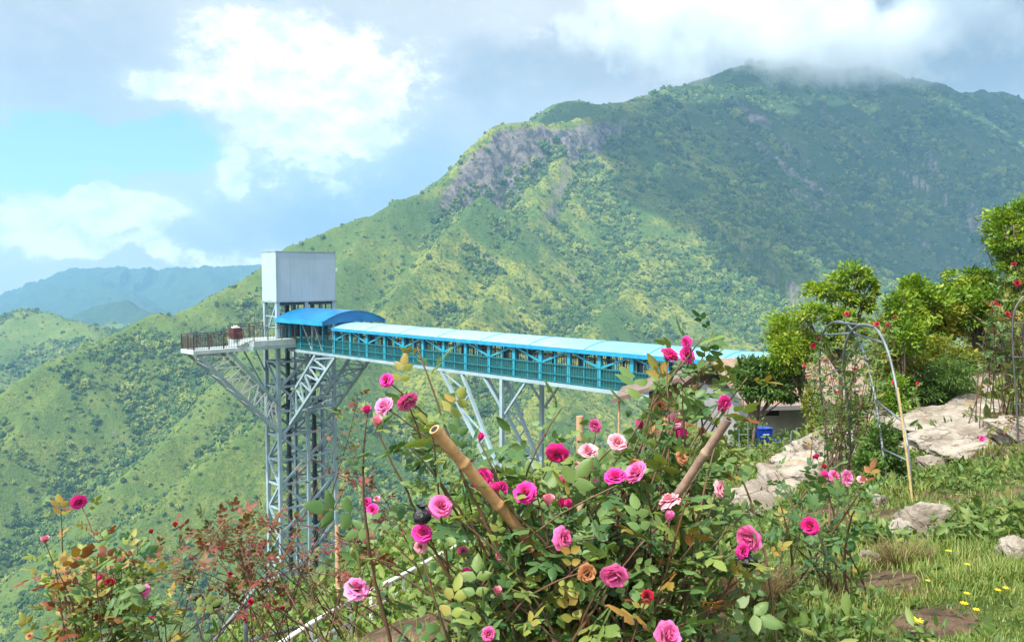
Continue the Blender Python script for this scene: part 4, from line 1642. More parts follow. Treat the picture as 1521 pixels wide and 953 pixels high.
def edge_arch():
    f = hit(1512, 660)
    r = empty('rose_arch', f)
    tag(r, 'dark weathered garden arch leg rising at the right edge of the garden', 'garden arch')
    Y = f[1]
    for dx, dy in ((0, 0), (16, .35)):
        P = [at(px + dx, py, Y + dy) for px, py in ((1513, 668), (1510, 600), (1505, 530), (1504, 480), (1511, 452), (1530, 436), (1560, 440), (1580, 470), (1590, 540), (1598, 680))]
        b = MB()
        b.tube([s - f for s in smooth_path(P, 5)], .014, 8)
        b.build('hoop', principled('rusty_tube', (0.11, 0.11, 0.115), .55, .3, var=.4), r, smooth=True)
    for py in (600, 530, 480):
        b = MB()
        b.tube([at(1507, py, Y) - f, at(1523, py, Y + .35) - f], .011, 6)
        b.build('rung', MAT['galv'], r, smooth=True)


edge_arch()


def stake(name, label, p, q, rad, mat, nodes=(), cat='stake', taper=.92):
    p, q = np.array(p), np.array(q)
    d = q - p
    L = np.linalg.norm(d)
    n = 26
    pts, rr = [], []
    bend = rng.normal(0, .004, 3) * L
    for i in range(n + 1):
        t = i / n
        pts.append(d * t + bend * math.sin(math.pi * t))
        r_ = rad * (1 + (taper - 1) * t)
        for nd in nodes:
            r_ += rad * .24 * math.exp(-((t - nd) * L / .012) ** 2)
        rr.append(r_)
    # finer rings near the nodes
    ts = sorted(set([i / n for i in range(n + 1)] + [nd + e / L for nd in nodes for e in (-.022, -.012, -.005, 0, .005, .012, .022)]))
    ts = [t for t in ts if 0 <= t <= 1]
    pts = [d * t + bend * math.sin(math.pi * t) for t in ts]
    rr = [rad * (1 + (taper - 1) * t) + sum(rad * .22 * math.exp(-((t - nd) * L / .009) ** 2) for nd in nodes) for t in ts]
    r = empty(name, p)
    tag(r, label, cat)
    b = MB()
    b.tube(pts, rr, 16)
    # hollow end
    shaft = b.build('shaft', mat, r, smooth=True)
    smooth_by_angle(shaft, 50)
    b = MB()
    dn = Vector(d).normalized()
    e = Vector(d)
    b.tube([e - dn * .002, e + dn * .0015], [rr[-1] * .62] * 2, 14)
    b.build('hollow_end', MAT['dark_void'] if len(nodes) else mat, r)
    return r


stake('bamboo_stake', 'thick tan bamboo stake leaning left out of the pink rose bush', at(872, 918, 2.75), at(645, 637, 2.35), pxm(9.5, 2.4), MAT['bamboo'], (.18, .41, .635, .84))
stake('bamboo_stake', 'weathered grey brown bamboo stake leaning right out of the rose bush', at(930, 850, 2.7), at(1082, 622, 2.42), pxm(7, 2.45), MAT['bamboo_grey'], (.22, .52, .8))
stake('wooden_post', 'upright orange brown wooden post behind the pink rose bush', at(863, 800, 3.4), at(861, 618, 3.4), pxm(6, 3.4), MAT['raw_wood'], (), cat='post')
f = hit(503, 928)
stake('wooden_stake', 'thin upright wooden stake standing on the bare soil', (f[0], f[1], f[2] - .1), at(501, 780, f[1]), pxm(4.2, f[1]), MAT['raw_wood'], (.4,))
f = hit(1350, 740)
stake('bamboo_pole', 'slender yellow bamboo pole tied against the rose arch', (f[0], f[1] - .1, f[2] - .1), at(1333, 575, f[1] - .05), .012, principled('yellow_bamboo', (0.50, 0.38, 0.17), .5, var=.3, vscale=12), (.3, .6))
f = hit(790, 860)
stake('wooden_post', 'pale slanting wooden pole low inside the rose bush', at(835, 880, 3.2), at(798, 800, 3.1), pxm(5, 3.1), MAT['bamboo'], ())


def handrail(label, pts, drop, posts):
    """white steel handrail: pts run along the top rail"""
    P = [at(*p) for p in pts]
    o = P[0].copy()
    for i in range(len(P) - 1):
        for t in np.linspace(0, 1, 8):
            q = P[i] + (P[i + 1] - P[i]) * t
            KEEP_OUT.append((q[0], q[1], .9))
            KEEP_OUT.append((q[0] * .93, q[1] * .93, .8))
    r = empty('white_handrail', o)
    tag(r, label, 'handrail')
    b = MB()
    b.tube([p - o for p in P], .035, 8)
    b.build('top_rail', MAT['white_paint'], r, smooth=True)
    b = MB()
    b.tube([p - o - np.array([0, 0, drop]) for p in P], .03, 8)
    b.build('lower_rail', MAT['white_paint'], r, smooth=True)
    for t in posts:
        i = min(int(t), len(P) - 2)
        p = P[i] + (P[i + 1] - P[i]) * (t - i)
        b = MB()
        z = min(gh(p[0], p[1]) - .2, p[2] - drop - .1)
        b.beam(p - o, (p[0] - o[0], p[1] - o[1], z - o[2]), .05)
        b.build('post', MAT['white_paint'], r)


handrail('white two bar handrail going down past the wooden stake', [(405, 962, 10.2), (462, 925, 10.8), (520, 893, 11.5)], .30, (.45, 1.0, 1.6, 2))
handrail('white two bar handrail climbing behind the rose bush on grass', [(548, 878, 12.2), (600, 852, 13.0), (662, 818, 14.2), (720, 790, 15.5), (790, 758, 17)], .28, (.05, .6, 1.0, 1.5, 2.1, 3, 4))


def pipe_frame():
    f = hit(366, 950, 8)
    Y = max(4.5, min(f[1], 8.0))
    o = at(366, 900, Y)
    r = empty('pipe_frame', o)
    tag(r, 'grey steel pipe frame with slanting brace in the red leaved roses', 'pipe frame')
    for nm, pts, rad in (('post', [(366, 1010, Y), (364, 893, Y)], .024), ('brace', [(318, 950, Y - .3), (366, 890, Y), (402, 846, Y + .3)], .022), ('cross_bar', [(372, 950, Y), (440, 932, Y + .6)], .022)):
        b = MB()
        b.tube([at(*p) - o for p in pts], rad, 8)
        b.build(nm, MAT['galv'], r, smooth=True)


pipe_frame()


def trellis():
    f = hit(1112, 690)
    Y = f[1]
    r = empty('plant_trellis', f)
    tag(r, 'small grey wire trellis frame in front of the grey house', 'trellis')
    for px in (1098, 1111):
        b = MB()
        b.tube([at(px, 690, Y) - f, at(px, 620, Y) - f], .014, 6)
        b.build('upright', MAT['galv'], r)
    for py in (624, 645, 674):
        b = MB()
        b.tube([at(1098, py, Y) - f, at(1111, py, Y) - f], .010, 6)
        b.build('rung', MAT['galv'], r)


trellis()
for px0, py0, px1, py1, lab in ((1176, 640, 1172, 672, 'short pale peg left of the pair by the crates'), (1183, 636, 1188, 674, 'short pale peg leaning right by the crates'), (1204, 660, 1202, 690, 'short grey peg beside the stone row')):
    f = hit(px1, py1)
    stake('garden_peg', lab, (f[0], f[1], f[2] - .1), at(px0, py0, f[1]), .022, MAT['galv'], ())

# ------------------------------------------------------------------ leaves
LT_V = np.array([(0, 0, 0), (0, .30, .03), (0, .68, .02), (0, 1, -.06), (-.40, .30, -.04), (-.36, .64, -.05), (.40, .30, -.04), (.36, .64, -.05)], float)
LT_F = np.array([(0, 1, 4), (0, 6, 1), (1, 5, 4), (1, 2, 5), (1, 6, 7), (1, 7, 2), (2, 3, 5), (2, 7, 3)])
CT_V = np.array([(0, 0, 0), (-.45, .55, .05), (.45, .55, .05), (0, 1, -.12)], float)       # plain leaf for far crowns
CT_F = np.array([(0, 2, 1), (1, 2, 3)])


_t = [.10, .28, .48, .68, .86]
_w = [.25, .44, .45, .31, .14]
RT_V = [(0, 0, 0)] + [(0, t, .03 * math.sin(3 * t)) for t in _t] + [(0, 1, -.10)]
RT_V += [(-w * (1.06 if i % 2 else .95), t + .02, -.02 - .10 * w) for i, (t, w) in enumerate(zip(_t, _w))]
RT_V += [(w * (1.06 if i % 2 else .95), t + .02, -.02 - .10 * w) for i, (t, w) in enumerate(zip(_t, _w))]
RT_V = np.array(RT_V)
RT_F = [(0, 1, 7), (0, 12, 1), (5, 6, 11), (5, 16, 6)]
for _i in range(4):
    RT_F += [(1 + _i, 2 + _i, 8 + _i), (1 + _i, 8 + _i, 7 + _i), (1 + _i, 12 + _i, 13 + _i), (1 + _i, 13 + _i, 2 + _i)]
RT_F = np.array(RT_F)


def unit(v):
    return v / (np.linalg.norm(v, axis=-1, keepdims=True) + 1e-12)


class Leaves:
    def __init__(self, simple=False):
        self.P, self.D, self.N, self.L, self.W, self.T = [], [], [], [], [], []
        self.simple, self.fine = simple, False

    def add(self, P, Dv, Nv, L, Wd, T):
        self.P.append(np.atleast_2d(P)); self.D.append(np.atleast_2d(Dv)); self.N.append(np.atleast_2d(Nv))
        self.L.append(np.atleast_1d(L)); self.W.append(np.atleast_1d(Wd)); self.T.append(np.atleast_1d(T))

    def prune(self, origin, spots):
        """spots: px, py, rx, ry, depth, share - leaves nearer than depth over a spot are thinned out by that share"""
        for i in range(len(self.P)):
            W = self.P[i] + self.D[i] * 0 + origin
            y = np.maximum(W[:, 1], .2)
            px, py = CX + F_PX * W[:, 0] / y, HOR - F_PX * W[:, 2] / y
            keep = np.ones(len(W), bool)
            u = rng.uniform(0, 1, len(W))
            for cx, cy, rx, ry, dep, share in spots:
                keep &= ~((((px - cx) / rx) ** 2 + ((py - cy) / ry) ** 2 < 1) & (W[:, 1] < dep) & (u < share))
            for a in ('P', 'D', 'N', 'L', 'W', 'T'):
                L_ = getattr(self, a)
                L_[i] = L_[i][keep]

    def build(self, name, mat, parent=None):
        P, Dv, Nv = np.concatenate(self.P), unit(np.concatenate(self.D)), np.concatenate(self.N)
        L, Wd, T = np.concatenate(self.L), np.concatenate(self.W), np.concatenate(self.T)
        X = unit(np.cross(Dv, Nv))
        Z = np.cross(X, Dv)
        tv, tf = (CT_V, CT_F) if self.simple else (RT_V, RT_F) if self.fine else (LT_V, LT_F)
        V = P[:, None] + X[:, None] * (tv[None, :, 0:1] * Wd[:, None, None]) + Dv[:, None] * (tv[None, :, 1:2] * L[:, None, None]) + Z[:, None] * (tv[None, :, 2:3] * (L * (rng.uniform(.1, 1.7, len(L)) if self.fine else 1.0))[:, None, None])
        k = len(tv)
        Fc = (tf[None] + (np.arange(len(P)) * k)[:, None, None]).reshape(-1, 3)
        return mesh_obj(name, V.reshape(-1, 3), Fc, mat, parent, tint=np.clip(np.repeat(T, k) + np.tile(np.array([.05, .05, .05, .05, -.04, -.04, -.04, -.04]) if k == 8 else np.zeros(k), len(P)), 0, 1), smooth=True)


def rand_dirs(n, zbias=0.0):
    d = rng.normal(size=(n, 3))
    d[:, 2] += zbias
    return unit(d)


# ------------------------------------------------------------------ garden trees and shrubs
def plant(name, label, cat, base, blobs, leaf, nleaf, leaf_len, trunk_r=.05, group=None, clump=.22, stems=3, droop=0.0, tint=(.5, .2), wratio=.5, bark='bark'):
    """base: px, py of the foot (None: met by the ground); blobs: (px, py, rx, ry) of the crown, all at the depth of the foot"""
    f = hit(base[0], base[1]) if len(base) == 2 else np.array([*at(base[0], base[1], base[2])])
    Y = f[1]
    f[2] = min(f[2], gh(f[0], f[1])) - .05 if len(base) == 2 else gh(f[0], f[1]) - .05
    r = empty(name, f)
    tag(r, label, cat, group)
    C = [(at(b[0], b[1], Y + (rng.uniform(-.3, .3))) - f, pxm(b[2], Y), pxm(b[3], Y)) for b in blobs]
    tb = MB()
    mean = np.mean([c[0] for c in C], 0)
    fork = mean * np.array([.5, .5, .45])
    main = [np.zeros(3), fork * .5 + rng.normal(0, .03, 3), fork]
    tb.tube(smooth_path(main, 4), np.linspace(trunk_r, trunk_r * .75, 9), 8)
    tips = []
    for c, rx, ry in C:
        for k in range(stems):
            e = c + rng.normal(0, 1, 3) * np.array([rx, rx, ry]) * .42
            m_ = fork + (e - fork) * .5 + rng.normal(0, .12, 3) * rx
            tb.tube(smooth_path([fork, m_, e], 4), np.linspace(trunk_r * .62, trunk_r * .14, 9), 6)
            tips.append(e)
            for q in range(2):
                e2 = e + rng.normal(0, 1, 3) * np.array([rx, rx, ry]) * .4
                tb.tube([m_ + (e - m_) * .5, (m_ + e2) / 2 + rng.normal(0, .05, 3), e2], [trunk_r * .22, trunk_r * .14, trunk_r * .06], 5)
    tb.build('trunk', MAT[bark], r, smooth=True)
    lv = Leaves(simple=leaf_len < .05 and nleaf > 6000)
    tot = sum(rx * ry for _, rx, ry in C)
    for c, rx, ry in C:
        n = int(nleaf * rx * ry / tot)
        ncl = max(8, int(n / 55))
        dirs = rand_dirs(ncl)
        rad = rng.uniform(.25, 1.0, ncl) ** .55 * rng.uniform(.8, 1.22, ncl)
        cen = c + dirs * rad[:, None] * np.array([rx, rx, ry])
        ct = rng.normal(0, tint[1], ncl)
        idx = rng.integers(0, ncl, n)
        off = rng.normal(0, 1, (n, 3)) * clump * np.array([rx, rx, ry * .8])
        P = cen[idx] + off
        out = unit(P - c) + rand_dirs(n) * .9
        out[:, 2] += .25 - droop
        nv = rand_dirs(n, 1.4)
        L = leaf_len * np.exp(rng.normal(0, .25, n))
        lv.add(P, out, nv, L, L * wratio, tint[0] + ct[idx] + rng.normal(0, .13, n))
    lv.build('crown', LEAF[leaf], r)
    return f


TG = 'trees and shrubs along the garden edge'
plant('small_tree', 'small tree with dense rounded yellow green crown and bare forked trunk', 'tree', (1204, 648), [(1172, 492, 30, 30), (1180, 520, 30, 26), (1162, 522, 22, 26), (1195, 512, 14, 22)], 'bright', 10000, .085, .07, TG, tint=(.74, .12))
plant('small_tree', 'taller tree with separate cloud like leaf pads behind the rose arch', 'tree', (1248, 632), [(1264, 408, 26, 16), (1224, 432, 26, 12), (1254, 442, 22, 11), (1286, 436, 12, 22), (1212, 464, 24, 11), (1246, 474, 22, 12), (1278, 486, 18, 14), (1232, 505, 18, 12)], 'bright', 8500, .10, .07, TG, tint=(.66, .2), clump=.2)
plant('leafy_tree', 'dark green leafy tree overhanging the grey house wall', 'tree', (1118, 668), [(1124, 552, 26, 22), (1104, 552, 20, 16), (1154, 564, 34, 22), (1138, 550, 22, 16), (1108, 572, 16, 16), (1172, 580, 18, 12)], 'mid', 7000, .15, .05, TG, tint=(.55, .17), droop=.5, wratio=.36)
plant('round_tree', 'bushy dense green tree rising at the right edge above the others', 'tree', (1528, 575), [(1500, 338, 36, 34), (1522, 318, 32, 26), (1520, 372, 34, 28), (1492, 360, 24, 22), (1515, 400, 26, 22)], 'bright', 12000, .07, .09, TG, tint=(.58, .16), clump=.16)
plant('small_tree', 'fresh light green tree right of the rose arch', 'tree', (1372, 600), [(1362, 436, 22, 24), (1380, 452, 26, 24), (1352, 470, 22, 24), (1374, 492, 28, 20)], 'bright', 6500, .10, .05, TG, tint=(.74, .18), clump=.19)
plant('small_tree', 'sparse yellow leaved tree in front of the fresh green one', 'tree', (1392, 596), [(1402, 470, 26, 20), (1388, 490, 26, 16), (1412, 490, 16, 12), (1362, 512, 16, 10)], 'yellow', 3500, .10, .045, TG, tint=(.68, .18), clump=.24)
plant('small_tree', 'spreading mid green tree below the dense edge tree', 'tree', (1450, 590), [(1440, 418, 34, 18), (1465, 432, 34, 24), (1420, 444, 30, 18), (1490, 450, 28, 22)], 'bright', 7500, .095, .06, TG, tint=(.58, .2), clump=.17)
plant('shrub', 'olive coloured thin shrub between rose arch and green tree', 'shrub', (1322, 632), [(1318, 500, 22, 26), (1330, 540, 26, 30), (1306, 548, 20, 26), (1340, 478, 14, 18)], 'yellow', 3600, .085, .035, TG, tint=(.40, .16), clump=.28)
plant('shrub', 'low feathery dark green shrub above the rock ledge', 'shrub', (1398, 615), [(1380, 560, 34, 22), (1412, 552, 34, 22), (1360, 582, 34, 16), (1400, 584, 40, 16)], 'mid', 9000, .075, .04, TG, tint=(.62, .15), clump=.17, wratio=.28, droop=.25)
plant('shrub', 'olive shrub with brown twigs behind the tan boulder', 'shrub', (1480, 575), [(1478, 478, 30, 22), (1500, 505, 26, 26), (1462, 505, 26, 22), (1490, 540, 30, 18)], 'yellow', 4200, .08, .035, TG, tint=(.30, .2), clump=.26)
plant('shrub', 'low green shrub growing over the wall foot of the grey house', 'shrub', (1268, 660), [(1270, 618, 26, 22), (1300, 630, 24, 20), (1240, 640, 16, 14)], 'mid', 3500, .08, .03, TG, tint=(.60, .2), clump=.24)
plant('shrub', 'narrow creeper covered shrub against the house front', 'shrub', (1212, 668), [(1206, 605, 10, 30), (1216, 640, 12, 22)], 'yellow', 1600, .09, .03, TG, tint=(.32, .2), clump=.28)
plant('shrub', 'small bright shrub beside the blue crates', 'shrub', (1112, 672), [(1118, 636, 16, 16), (1100, 652, 12, 14)], 'mid', 1400, .09, .03, TG, tint=(.7, .18), clump=.28)
plant('shrub', 'leafy shrub at the foot of the rose arch', 'shrub', (1310, 722), [(1305, 660, 22, 30), (1322, 690, 20, 24), (1292, 694, 18, 20)], 'mid', 3600, .055, .02, TG, tint=(.66, .2), clump=.26)


plant('shrub', 'yellowish bushy shrub filling the gap below the fresh green tree', 'shrub', (1408, 606), [(1360, 530, 34, 26), (1395, 525, 30, 22), (1420, 540, 30, 22), (1340, 560, 26, 20)], 'yellow', 5200, .08, .035, TG, tint=(.42, .2), clump=.24)
plant('shrub', 'green shrub with long stems behind the right half of the rose arch', 'shrub', (1345, 640), [(1338, 455, 20, 24), (1352, 495, 24, 26), (1330, 590, 22, 24)], 'bright', 3600, .085, .03, TG, tint=(.55, .2), clump=.26)
plant('shrub', 'dense green bush above the boulder near the right edge', 'shrub', (1500, 580), [(1478, 440, 36, 20), (1512, 452, 30, 22), (1450, 470, 30, 20)], 'bright', 5200, .08, .04, TG, tint=(.50, .2), clump=.24)


def bare_shrub():
    f = hit(1432, 590)
    r = empty('bare_shrub', f)
    tag(r, 'leafless grey twiggy shrub fanning out above the tan boulder', 'shrub', TG)
    b = MB()
    Y = f[1]
    for i in range(46):
        a = rng.uniform(-1.1, 1.25)
        L = pxm(rng.uniform(50, 110), Y)
        d = np.array([math.sin(a), rng.uniform(-.5, .5), math.cos(a) * rng.uniform(.7, 1)])
        s = rng.normal(0, .12, 3) * np.array([1, 1, .2])
        m_ = s + d * L * .5 + rng.normal(0, .06, 3)
        e = s + d * L + rng.normal(0, .12, 3) + np.array([0, 0, .08])
        b.tube(smooth_path([s, m_, e], 4), np.linspace(.016, .003, 9), 5)
        for k in range(3):
            t = rng.uniform(.35, .9)
            q = m_ + (e - m_) * t
            b.tube([q, q + rng.normal(0, .16, 3) + d * .2], [.006, .002], 4)
    b.build('twigs', principled('grey_twigs', (0.20, 0.165, 0.14), .85, var=.4), r, smooth=True)
    lv = Leaves()
    n = 420
    P = rng.normal(0, 1, (n, 3)) * np.array([.65, .4, .38]) + np.array([.1, 0, 1.0])
    lv.add(P, rand_dirs(n), rand_dirs(n, 1), rng.uniform(.03, .07, n), rng.uniform(.015, .035, n), rng.uniform(0, 1, n))
    lv.build('leaves', LEAF['yellow'], r)


bare_shrub()

# ------------------------------------------------------------------ roses
def bloom_data(seed, openness=1.0, full=True):
    """a many petalled bloom of diameter 1, axis +Z, centre of its base at the origin"""
    rg = np.random.default_rng(seed)
    V, Fc, T = [], [], []
    layers = [(4, 8, .15, .30), (6, 20, .19, .33), (7, 31, .24, .37), (8, 43, .29, .41), (8, 55, .35, .44), (7, 68, .42, .47), (7, 82, .46, .47)]
    if not full:
        layers = [(3, 4, .20, .62), (3, 10, .24, .64), (4, 17, .27, .60)]
    for li, (n, th, wd, ln) in enumerate(layers):
        ph = rg.uniform(0, 6.28)
        for k in range(n):
            a = ph + 2 * math.pi * k / n + rg.normal(0, .12)
            th0 = math.radians(max(2, th * openness * .55 + rg.normal(0, 5)))
            curl = math.radians(th * openness * .75 + rg.normal(0, 9) + (14 if li > 2 else -4))
            L = ln * rg.uniform(.88, 1.1)
            w = wd * rg.uniform(.88, 1.1)
            nu, nv = 5, 6
            base = len(V)
            rr, zz = .015 + .012 * li, .02 - .012 * li
            skew = rg.normal(0, .10)
            for j in range(nv + 1):
                v = j / nv
                t_ = th0 + curl * v * v
                if j:
                    rr += math.sin(t_) * L / nv
                    zz += math.cos(t_) * L / nv
                half = w * (.28 + .95 * math.sin(min(1, v * 1.18) * math.pi * .62)) * .62 * (1 if v < .86 else .84)
                for i in range(nu):
                    u = -1 + 2 * i / (nu - 1)
                    cup = .40 if li < 3 else .22
                    xr = rr - cup * half * u * u * (1 - .6 * v)
                    yt = half * u * (1 - .12 * u * u)
                    z_ = zz - .02 * u * u * v + .018 * math.sin(5 * u + li + k) * v + skew * u * v * .3
                    V.append((xr * math.cos(a) - yt * math.sin(a), xr * math.sin(a) + yt * math.cos(a), z_))
                    T.append(min(1, v * .55 + li * .10 + rg.uniform(-.05, .05)))
            for j in range(nv):
                for i in range(nu - 1):
                    p = base + j * nu + i
                    Fc.append((p, p + 1, p + nu + 1, p + nu))
    V = np.array(V)
    V[:, :2] /= (np.abs(V[:, :2]).max() * 2)
    V[:, 2] = V[:, 2] / (V[:, 2].max() - V[:, 2].min()) * (.52 if full else .9)
    npet = len(Fc)
    # green sepals below
    ns = 5
    V = list(map(tuple, V))
    for k in range(ns):
        a = 2 * math.pi * k / ns
        ca, sa = math.cos(a), math.sin(a)
        o = len(V)
        for x, y, z in ((.02, -.05, -.05), (.02, .05, -.05), (.20, -.06, -.08), (.20, .06, -.08), (.42, 0, -.16)):
            x *= .8 if full else .62
            V.append((x * ca - y * sa, x * sa + y * ca, z))
            T.append(0)
        Fc += [(o, o + 2, o + 3, o + 1), (o + 2, o + 4, o + 3)]
    o = len(V)
    for z, rd in ((-.16, .05), (-.06, .085), (.0, .05)):
        for k in range(6):
            V.append((rd * math.cos(k * math.pi / 3), rd * math.sin(k * math.pi / 3), z))
            T.append(0)
    for j in range(2):
        for k in range(6):
            a_, b_ = o + j * 6 + k, o + j * 6 + (k + 1) % 6
            Fc.append((a_, b_, b_ + 6, a_ + 6))
    return np.array(V), Fc, T, npet


_BD = {('f', s): bloom_data(100 + s, [1.0, .85, 1.1, .75][s], True) for s in range(4)}
_BD.update({('b', s): bloom_data(200 + s, 1.0, False) for s in range(2)})
_BM = {}


def bloom(parent, rel, diam, colour, axis, shape, rz, name='rose_bloom', label=None):
    key = (shape, colour)
    if key not in _BM:
        V, Fc, T, npet = _BD[shape]
        o = mesh_obj('rose_bloom', V, Fc, None, mats=[PET[colour], MAT['sepal']], midx=[0] * npet + [1] * (len(Fc) - npet), tint=T, smooth=True)
        _BM[key] = o.data
        bpy.data.objects.remove(o)
    o = bpy.data.objects.new(name, _BM[key])
    COL.objects.link(o)
    o.parent = parent
    o.location = tuple(rel)
    q = Vector(axis).normalized().to_track_quat('Z', 'Y')
    o.rotation_mode = 'QUATERNION'
    o.rotation_quaternion = q @ Matrix.Rotation(rz, 3, 'Z').to_quaternion()
    o.scale = (diam,) * 3
    if label:
        o['label'] = label
    return o


def compound_leaves(lv, P, Dv, size, tint, pairs=2):
    """rose leaves: a stalk with two or three pairs of leaflets and one at the tip"""
    n = len(P)
    up = rand_dirs(n, 1.9)
    side = unit(np.cross(Dv, up))
    nv = unit(np.cross(side, Dv))
    sz = size * np.exp(rng.normal(0, .22, n))
    t0 = tint + rng.normal(0, .05, n)
    R = sz * 1.9
    tip = P + Dv * R[:, None]
    lv.add(tip, Dv + nv * -.15, nv + rng.normal(0, .15, (n, 3)), sz * 1.15, sz * .70, t0)
    for j in range(pairs):
        f = .85 - .42 * j
        for s in (-1, 1):
            q = P + Dv * (R * f)[:, None]
            d = side * s * .9 + Dv * .45 + rng.normal(0, .12, (n, 3))
            lv.add(q, d, nv + side * s * .25 + rng.normal(0, .18, (n, 3)), sz * (.95 - .12 * j), sz * .62 * (1 - .1 * j), t0 + rng.normal(0, .035, n))


def bez(a, b, c, n):
    t = np.linspace(0, 1, n)[:, None]
    return (1 - t) ** 2 * a + 2 * t * (1 - t) * b + t * t * c


def rose_bush(name, label, foot, blooms, shoots, leaf='rose', cane='cane', size=.048, spacing=.055, tint=(.38, .2), r0=.008, bare=.25, droopy=0.0, tip_red=.25, group=None, spread=.25, thin=()):
    """foot: xyz; blooms: (px, py, Y, diameter px, colour, kind); shoots: (px, py, Y) leafy tips without a bloom"""
    r = empty(name, foot)
    tag(r, label, 'rose bush', group)
    cb = MB()
    lv = Leaves()
    lv.fine = True
    targets = [(at(b[0], b[1], b[2]) - foot, b) for b in blooms] + [(at(*s) - foot, None) for s in shoots]
    for e, b in targets:
        s = np.array([rng.normal(0, spread * .5), rng.normal(0, spread * .3), -.1])
        L = np.linalg.norm(e - s)
        if b is not None:
            d = pxm(b[3], b[2])
            ax = np.array([rng.normal(0, .45), -.68 + rng.normal(0, .35), .55 + rng.normal(0, .38)])
            ax += np.array([(e[0]) * .4, 0, 0])
            kind = ('f', int(rng.integers(0, 4))) if b[5] == 'f' else ('b', int(rng.integers(0, 2)))
            if b[5] == 'b':
                ax = np.array([rng.normal(0, .25), -.2, 1.0])
            ax = ax / np.linalg.norm(ax)
            e0 = e - ax * d * .22
            col = b[4]
            if col in ('hot', 'pink') and rng.uniform() < .25:
                col = {'hot': 'cerise', 'pink': 'lilac'}[col]
            bloom(r, e0, d, col, ax, kind, rng.uniform(0, 6.28))
            end = e0 - ax * d * .10
        else:
            end = e
        m_ = s + (end - s) * .55 + np.array([rng.normal(0, .09), rng.normal(0, .07), .16 - droopy]) * L
        n = max(8, int(L / .035))
        C = bez(s, m_, end, n)
        C[1:-1] += np.cumsum(rng.normal(0, .0022, (n - 2, 3)), 0) * np.linspace(0, 1, n - 2)[:, None] * np.linspace(1, 0, n - 2)[:, None] * 4
        cb.tube(C, np.linspace(r0 * rng.uniform(.7, 1.1), r0 * .28, n), 6)
        # leaves
        ln = int(L * (1 - bare) / spacing)
        if ln < 1:
            continue
        tt = np.linspace(bare, .985 if b is None else .95, ln) + rng.normal(0, .01, ln)
        idx = np.clip((tt * (n - 1)).astype(int), 0, n - 2)
        P = C[idx] + (C[idx + 1] - C[idx]) * ((tt * (n - 1)) - idx)[:, None]
        tan = unit(C[idx + 1] - C[idx])
        a = np.arange(ln) * 2.4 + rng.uniform(0, 6)
        u = unit(np.cross(tan, np.array([.2, .3, .93])))
        w = np.cross(tan, u)
        Dv = unit(u * np.cos(a)[:, None] + w * np.sin(a)[:, None] + tan * .45 + np.array([0, 0, .1]))
        base_t = np.clip(rng.normal(tint[0], tint[1]) * .5 + tint[0] * .5, 0, 1)
        T = base_t + rng.normal(0, tint[1] * .45, ln) + tip_red * np.clip((tt - .85) / .15, 0, 1) * rng.uniform(0, 1)
        T = np.where(rng.uniform(0, 1, ln) < .05, rng.uniform(.75, .98, ln), T)
        compound_leaves(lv, P, Dv, size, T)
    cb.build('canes', MAT[cane], r, smooth=True)
    lv.prune(np.array(foot, float), [(b[0], b[1], b[3] * .72, b[3] * .72, b[2] + .03, .85) for b in blooms] + list(thin))
    lv.build('foliage', LEAF[leaf], r)
    return r


def fill(cx, cy, rx, ry, y0, y1, n, power=.5):
    out = []
    for i in range(n):
        a, q = rng.uniform(0, 2 * math.pi), rng.uniform(0, 1) ** power
        out.append((cx + rx * q * math.cos(a), cy + ry * q * math.sin(a), rng.uniform(y0, y1)))
    return out


